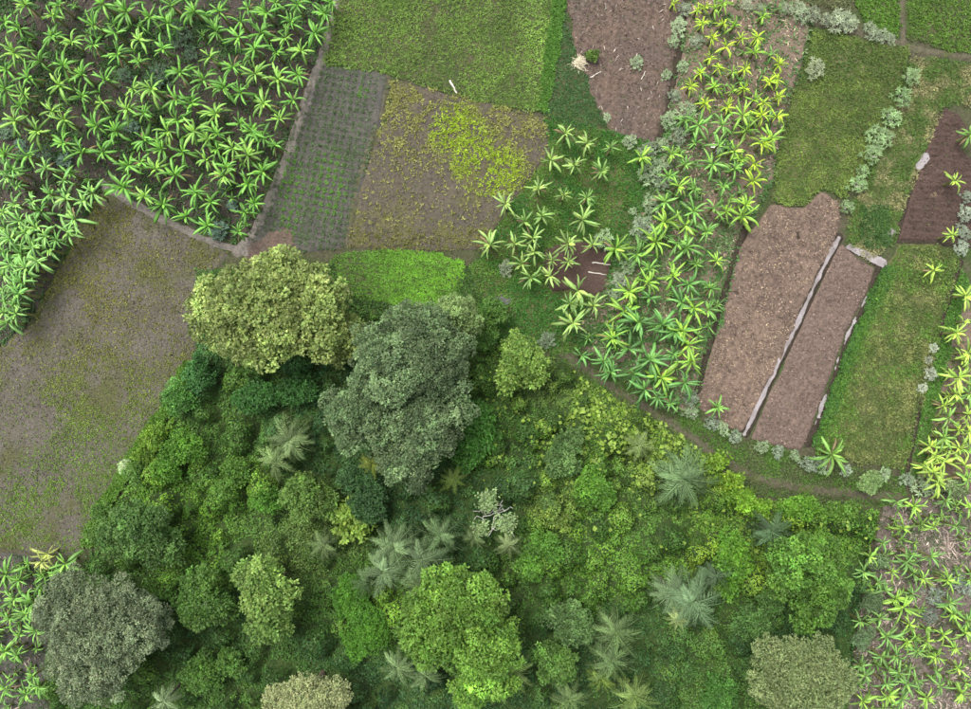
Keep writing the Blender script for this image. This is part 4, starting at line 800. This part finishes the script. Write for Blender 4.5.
BLEAF = [banana_leaf(700+i, 2.1+0.2*(i % 4), 0.30+0.05*(i % 5), 1.05-0.16*(i % 5), 1.3+0.3*(i % 4)) for i in range(14)]
YLEAF = [banana_leaf(750+i, 1.3, 0.38, 1.15, 0.9) for i in range(3)]
V_, F_ = tube([(0, 0, 0), (0.02, 0.01, 0.3), (-0.02, 0.02, 0.65), (0, 0, 1.0), (0.01, 0, 1.07)], [0.17, 0.14, 0.115, 0.085, 0.03], 8)
BSTEM = smooth(make_mesh('stem', V_, F_)); BSTEM.materials.append(M_STEM)

RAW = [
 (0,0,3.884,[(20,85),(75,110),(205,60),(365,95),(490,45),(400,15),(580,65),(650,90),(665,20),(755,45),(850,45),(965,30),(935,85),(840,120),(925,145),(200,140),(280,165),(365,175),(450,130),(540,155),(635,190),(455,210),(55,205),(155,235),(540,240),(815,220),(245,255),(25,270),(905,260),(320,290),(410,310),(700,280),(790,310),(110,300),(20,345),(230,330),(95,370),(515,345),(590,345),(870,340),(935,360),(320,375),(395,400),(685,385),(745,400),(80,410),(200,430),(495,425),(560,440),(840,440),(60,470),(145,510),(250,465),(375,490),(450,510),(690,470),(930,480),(755,510),(560,545),(845,520),(245,555),(320,590),(630,580),(400,590),(710,590),(110,605),(500,640),(800,620),(905,575),(20,600),(880,650),(605,655),(180,655),(50,660),(680,680),(545,630),(270,675),(960,600),(100,20),(230,20)]),
 (230,0,5.908,[(100,40),(215,75),(270,15),(400,25),(560,80),(360,130),(500,195),(65,145),(180,195),(60,235),(330,225),(145,290),(275,310),(420,300),(20,400),(150,435),(400,440),(285,470),(65,560),(375,590),(200,610),(70,690),(290,700),(590,15)]),
 (190,120,5.908,[(25,60),(125,85),(290,30),(370,65),(430,100),(520,30),(500,150),(255,165),(160,170),(360,215),(95,235),(200,330),(430,305),(345,380),(35,430),(125,485),(380,495),(325,545),(105,625),(285,660)]),
 (100,130,5.908,[(85,15),(250,60),(370,110),(490,120),(400,10),(545,20),(640,50),(40,150),(160,190),(215,195),(325,235),(425,280),(690,270),(135,335),(560,350),(265,390),(370,440),(510,510)]),
 (0,160,5.908,[(45,100),(100,150),(90,260),(20,310),(120,360),(30,400),(285,60),(430,75),(300,200),(380,120),(545,195),(390,230),(490,240),(240,300),(440,350),(190,240),(60,460),(150,430),(215,400),(270,450),(400,430),(330,470),(20,540),(130,560),(200,520),(290,530),(60,620),(150,640),(220,600),(20,680)]),
 (0,250,5.908,[(30,90),(100,120),(180,110),(40,170),(130,190),(190,160),(20,240),(80,210),(110,260),(30,300),(90,320),(20,370),(95,375),(50,430)]),
 (0,540,5.908,[(280,80),(245,130),(35,200),(110,240),(85,350),(200,370),(55,465),(150,440),(115,560),(30,660),(105,680),(350,190),(385,140),(215,540)]),
 (0,529,3.884,[(15,490),(70,500),(22,620),(130,570),(150,610),(100,645)]),
 (660,0,5.908,[(80,20),(220,60),(265,40),(325,50),(370,20),(250,140),(375,140),(440,155),(310,225),(480,225),(575,220),(390,275),(295,340),(560,310),(605,100),(345,400),(430,425),(500,410),(235,430),(180,510),(320,515),(430,535),(495,525),(265,610),(400,630),(560,590),(490,680),(610,610),(645,480),(690,470),(700,380),(705,570)]),
 (660,110,5.908,[(600,30),(690,40),(370,90),(225,90),(150,60),(510,120),(605,200),(660,165),(210,195),(345,210),(440,240),(70,260),(150,320),(310,320),(480,290),(560,320),(440,350),(550,420),(50,390),(110,450),(205,465),(370,450),(30,540),(200,600),(320,580),(390,600),(505,560),(25,660),(150,680),(490,630)]),
 (600,220,5.908,[(630,70),(90,170),(330,130),(455,140),(510,165),(215,205),(570,260),(690,240),(290,290),(430,330),(525,380),(655,405),(285,370),(290,460),(175,425),(485,490),(555,520),(640,530),(145,540),(230,600),(90,660),(365,620),(440,660),(490,655)]),
 (570,310,5.908,[(250,170),(400,80),(535,80),(630,130),(70,270),(200,300),(345,230),(240,370),(375,375),(470,300),(540,400),(440,470),(515,515),(595,550),(675,430),(610,260)]),
 (650,330,5.908,[(140,150),(245,185),(225,90),(400,460)]),
 (470,130,5.908,[(565,20),(480,180),(615,210),(690,80),(405,345),(555,385),(210,435),(690,400),(665,530),(425,510),(325,540),(120,680),(265,670),(580,670)]),
 (560,130,5.908,[(150,80),(300,105),(245,245),(480,160),(190,680),(325,690),(610,550)]),
 (471,220,5.908,[(375,190),(365,110),(300,260),(355,340),(480,240),(575,245),(470,330)]),
 (480,175,3.884,[(380,450),(350,500),(440,508),(360,575)]),
 (851,130,5.908,[(615,300),(600,620),(705,30)]),
 (851,240,5.908,[(490,180),(620,550),(680,330),(690,670)]),
 (851,340,5.908,[(660,120),(635,220),(620,320),(550,390),(575,460),(640,530),(640,640),(470,630),(550,580),(500,680),(700,60),(700,320),(690,440),(700,540)]),
 (851,440,5.908,[(550,130),(670,150),(490,190),(430,150),(515,250),(690,60),(690,230),(265,370),(370,390),(310,520),(490,510),(620,510),(185,610),(350,680),(470,690),(700,400),(110,690),(560,360)]),
 (851,540,5.908,[(75,190),(330,130),(365,200),(425,230),(480,110),(240,190),(160,250),(200,300),(360,320),(270,350),(570,240),(310,400),(170,465),(50,480),(345,500),(210,570),(545,560),(580,370),(600,440),(690,480),(610,640),(675,550),(330,600),(390,660),(270,690),(180,690),(500,690),(450,600)]),
 (721,529,3.884,[(640,600),(720,600),(690,560),(760,590),(850,610),(920,540),(935,640),(650,650),(550,670),(700,660),(800,660),(540,530),(560,570)]),
 (721,350,3.884,[(430,405)]),
]
def region(x, y):
    if x < 112 and 168 < y < 352 and not (x > 60 and y < 178): return 'stand'
    if x < 345 and y < 250: return 'ul'
    if x < 100: return 'bl'
    if x > 838 and y > 492: return 'br'
    if x > 880: return 'rt'
    if x < 612 and y < 335: return 'mid_c'
    return 'mid'
REG = {'ul': ('upper left plantation', 14.8, 3.0), 'stand': ('dense left edge stand', 13.8, 3.6), 'bl': ('lower left plantation', 14.5, 2.8), 'br': ('lower right plantation', 12.5, 2.6),
       'rt': ('right edge stand', 13, 2.6), 'mid_c': ('grove by small dark plot', 12.8, 3.0), 'mid': ('middle strip', 13, 2.6)}
pts = []
for ox, oy, sc, L_ in RAW:
    for a, b in L_:
        x, y = ox+a/sc, oy+b/sc; r = region(x, y); md = {'ul': 8.5, 'stand': 8.0}.get(r, 7.0)
        if all((x-p[0])**2+(y-p[1])**2 > md*md for p in pts): pts.append((x, y, r))
BR = random.Random(8)
def tint(x, y, r):
    j = BR.uniform(-1, 1)
    if r == 'ul': c, w = ((.115,.29,.055), 'green') if j < 0.4 else ((.17,.35,.075), 'light green')
    elif r == 'stand': c, w = ((.18,.37,.11), 'pale green') if j > -0.4 else ((.12,.29,.075), 'green')
    elif r == 'bl': c, w = ((.36,.44,.14), 'pale yellow green') if (x-45)**2+(y-558)**2 < 250 else ((.14,.31,.07), 'green')
    elif r == 'br': c, w = ((.20,.38,.07), 'light green') if j > 0.1 else ((.13,.27,.075), 'green')
    elif r == 'rt': c, w = ((.27,.43,.085), 'yellow green') if j > -0.5 else ((.18,.36,.085), 'light green')
    elif r == 'mid_c': c, w = ((.20,.33,.10), 'pale green') if j > -0.3 else ((.15,.28,.08), 'green')
    else:
        if x > 800: c, w = (.15,.31,.07), 'green'
        elif y < 108 or x > 752: c, w = ((.29,.46,.05), 'yellow green') if j > -0.5 else ((.19,.37,.06), 'light green')
        elif j > 0.45: c, w = (.19,.37,.06), 'light green'
        elif y > 270 and x < 690: c, w = (.10,.25,.07), 'deep green'
        else: c, w = (.13,.29,.07), 'green'
    return c, w
plants = []
for (x, y, r) in pts:
    base = REG[r][1]
    if r == 'mid': base = 9.3 if y < 108 else (12.5 if y < 200 else (14.5 if y < 300 else 16.5))
    if r == 'rt' and y < 350: base = 12
    plants.append(dict(x=x, y=y, r=r, rad=base*BR.choice((BR.uniform(0.68, 0.9), BR.uniform(0.88, 1.12), BR.uniform(0.92, 1.22))), h=REG[r][2]*BR.uniform(0.8, 1.15)*(0.75 if base < 11 else 1), col=tint(x, y, r)))
for (x, y, rad) in ((578,291,18),(570,304,14),(593,306,15),(573,323,17),(490,252,16)):
    q = min(plants, key=lambda p: (p['x']-x)**2+(p['y']-y)**2); q['rad'] = rad
for poly_, n_, cl in (('MS', 190, (.12,.27,.075)), ('RB', 90, (.15,.30,.07)), ('RS', 16, (.24,.38,.08)), ('UL', 60, (.10,.25,.055)), ('LB', 60, (.14,.31,.07))):
    A_ = np.array(POLY[poly_]); got = 0
    while got < n_:
        x = BR.uniform(max(A_[:, 0].min(), -10), min(A_[:, 0].max(), 985)); y = BR.uniform(max(A_[:, 1].min(), -10), min(A_[:, 1].max(), 720)); got += 1
        if sdf(np.array([x]), np.array([y]), POLY[poly_])[0] < 5 or (poly_ == 'MS' and BR.random() > 0.25+y/300): continue
        k_ = BR.uniform(.8, 1.2); plants.append(dict(x=x, y=y, r=region(x, y), rad=BR.uniform(6, 10), h=BR.uniform(0.9, 1.7), col=(tuple(v*k_ for v in cl), 'green'), young=1))
inview = sorted(plants, key=lambda p: (p.get('young', 0), -p['rad']))
single, rest = inview[:300], inview[300:]
for r in REG:                      # say which one: row from the top and place in the row
    S_ = sorted([p for p in single if p['r'] == r], key=lambda p: p['y']); n = len(S_)
    if not n: continue
    per = {'ul': 11, 'stand': 5, 'bl': 3, 'br': 6, 'rt': 3, 'mid_c': 5, 'mid': 6}[r]
    for i in range(0, n, per):
        for k, p in enumerate(sorted(S_[i:i+per], key=lambda p: p['x'])):
            p['label'] = '%s banana plant, %s from left in %s row, %s' % (p['col'][1], ORD[k], ORD[i//per], REG[r][0])
def leaf_set(p, rnd):
    """(mesh, location, rotation, scale, colour) of every leaf of one plant"""
    h = p['h']; k = (H-h)/H; s0 = p['rad']*S*k/1.85; n = rnd.randint(9, 13) if not p.get('young') else 6; c = tuple(v*1.07 for v in p['col'][0]); out = []
    a0 = rnd.uniform(0, 6.28)
    for i in range(n):
        t = i/n; v = rnd.uniform(0.5, 1.25)*(0.8+0.45*t); s = s0*rnd.uniform(0.66, 1.2)*(1.05-0.25*t)
        y_ = rnd.uniform(0.9, 1.15) if rnd.random() < 0.25 else 1
        out.append((rnd.choice(BLEAF), (0, 0, h-0.2+0.3*t), (rnd.uniform(-.6, .6), 0.42-0.8*t+rnd.uniform(-.22, .22), a0+i*2.399+rnd.uniform(-.5, .5)), (s, s*rnd.uniform(.85, 1.15), s), (c[0]*v*y_, c[1]*v, c[2]*v*0.9, 1)))
    for i in range(0 if p.get('young') else rnd.choice((0, 0, 1, 1, 2))):      # old brown leaves hang down
        v = rnd.uniform(.6, 1.1); out.append((rnd.choice(BLEAF), (0, 0, h-0.35), (rnd.uniform(-.4, .4), rnd.uniform(.6, .95), rnd.uniform(0, 6.28)), (s0*.9, s0*.7, s0*.9), (.26*v, .20*v, .11*v, 1)))
    for i in range(rnd.randint(2, 4)):
        v = rnd.uniform(1.2, 1.5); s = s0*rnd.uniform(0.7, 1.0)
        out.append((rnd.choice(YLEAF), (0, 0, h-0.05), (rnd.uniform(-.3, .3), rnd.uniform(-.1, .5), rnd.uniform(0, 6.28)), (s, s*1.2, s), (min(c[0]*v*1.1, .5), c[1]*v, c[2]*v*.8, 1)))
    return out
for p in single:
    h = p['h']; root = empty('banana_plant', W(p['x'], p['y'], h)); tag(root, p['label'], 'banana plant', 'banana plants in the ' + REG[p['r']][0])
    st = link('stem', BSTEM, None, root); st.scale = (1.1, 1.1, h)
    for me, loc, rot, sc, colr in leaf_set(p, BR):
        o = link('leaf', me, None, root); o.location = loc; o.rotation_euler = rot; o.scale = sc; o.color = colr
def joined(rest):
    from mathutils import Euler
    Vs, Fs, Cs, nv = [], [], [], 0; cache = {}
    def geo(me):
        if me.name not in cache:
            v = np.empty(len(me.vertices)*3, np.float32); me.vertices.foreach_get('co', v); f = np.empty(len(me.loops), np.int32); me.loops.foreach_get('vertex_index', f)
            c = np.ones(len(me.vertices)*4, np.float32)
            if 'tone' in me.attributes: me.attributes['tone'].data.foreach_get('color', c)
            cache[me.name] = (v.reshape(-1, 3), f.reshape(-1, 4), c.reshape(-1, 4)[:, :3])
        return cache[me.name]
    for p in rest:
        b = W(p['x'], p['y'], p['h'])
        items = leaf_set(p, BR)+[(BSTEM, (0, 0, 0), (0, 0, 0), (1, 1, p['h']), (.16, .17, .06, 1))]
        for me, loc, rot, sc, colr in items:
            v, f, c = geo(me); R_ = np.array(Euler(rot).to_matrix())
            Vs.append((v*np.array(sc))@R_.T+np.array(loc)+b); Fs.append(f+nv); Cs.append(c*np.array(colr[:3])); nv += len(v)
    o = link('banana_plants', make_mesh('banana_plants', np.concatenate(Vs), np.concatenate(Fs), np.concatenate(Cs)), M_LEAF)
    tag(o, 'smaller young banana plants scattered among the larger ones', 'banana plants', kind='stuff')
if rest: joined(rest)
print('PLANTS', len(plants), {r: sum(p['r'] == r for p in plants) for r in REG})

# ------------------------------------------------------------------ small things lying about
def pole(px0, py0, px1, py1, r, z, m, name, label, cat, seed, n=6):
    rng = np.random.default_rng(seed); a, b = W(px0, py0), W(px1, py1); mid = (a+b)/2
    P = bent(a-mid+np.array([0, 0, z]), b-mid+np.array([0, 0, z+0.04]), n, r*0.5, rng); V, Fc = tube(P, np.linspace(r, r*0.6, n)*rng.uniform(.85, 1.15, n), 7)
    Fc = [tuple(f) for f in Fc]; me = bpy.data.meshes.new(name); me.from_pydata([tuple(v) for v in V], [], Fc+[tuple(range(6, -1, -1)), tuple(range(len(V)-7, len(V)))]); me.update()
    o = link(name, me, m); o.location = mid; tag(o, label, cat)
M_PALEWOOD = plain_mat('weathered_wood', (0.5, 0.46, 0.40), 0.9, 0.25, 4.0)
pole(450, 81, 457, 94, 0.14, 0.26, M_PALEWOOD, 'log', 'pale weathered log on the edge of the top green field', 'log', 1)
pole(592, 263, 610, 265, 0.09, 0.26, M_PALEWOOD, 'stick', 'upper pale stick lying on the small dark plot', 'stick', 2)
pole(588, 272, 606, 275, 0.08, 0.26, M_PALEWOOD, 'stick', 'lower pale stick lying on the small dark plot', 'stick', 3)
pole(590, 78, 601, 72, 0.07, 0.22, M_PALEWOOD, 'stick', 'grey stick lying beside the straw heap on the brown field', 'stick', 4)
pole(641, 80, 645, 72, 0.06, 0.22, M_PALEWOOD, 'stick', 'short stick below the lone grey shrub on the brown field', 'stick', 5)
def heap(px, py, r, name, label, cat, col, seed, n=700, L=(.3, .8), hz=0.7):
    rng = np.random.default_rng(seed); q = rng.normal(0, 0.42, (n, 2)); rr = np.hypot(q[:, 0], q[:, 1]); z = hz*np.exp(-rr**2*2.2)*rng.uniform(.6, 1.05, n)+0.12
    an = rng.uniform(0, 6.28, n); D = np.c_[np.cos(an), np.sin(an), rng.normal(-.1, .25, n)]; Ln = rng.uniform(L[0], L[1], n)
    V, Fc, Cc = leaf_quads(np.c_[q*r*S, z], D, np.tile([0, 0, 1.0], (n, 1))+rng.normal(0, .3, (n, 3)), Ln, Ln*0.14+.02, np.array(col)*np.exp(rng.normal(0, .2, (n, 1))))
    o = link(name, make_mesh(name, V, Fc, Cc), M_LITTER); o.location = W(px, py); tag(o, label, cat)
heap(579, 64, 8, 'straw_heap', 'heap of pale straw between the bluish crop and brown field', 'straw', (.50,.45,.32), 21, 420, (.25, .6), .5)
heap(933, 195, 4, 'straw_heap', 'small tan bundle on the dark purple plot', 'straw', (.26,.19,.12), 22, 70, (.15, .35), 0.2)
heap(947, 548, 12, 'leaf_heap', 'pinkish heap of dry banana leaves in the lower right plantation', 'dry leaves', (.30,.24,.20), 23, 90, (.5, 1.2), 0.3)
heap(899, 520, 9, 'leaf_heap', 'pale dry leaf heap at the top left of the lower right plantation', 'dry leaves', (.30,.25,.2), 24, 80, (.5, 1.1), 0.4)
heap(718, 150, 3, 'leaf_bundle', 'small white leaf bundle amid bananas of the middle strip', 'dry leaves', (.8,.78,.74), 25, 50, (.4, .9), 0.5)
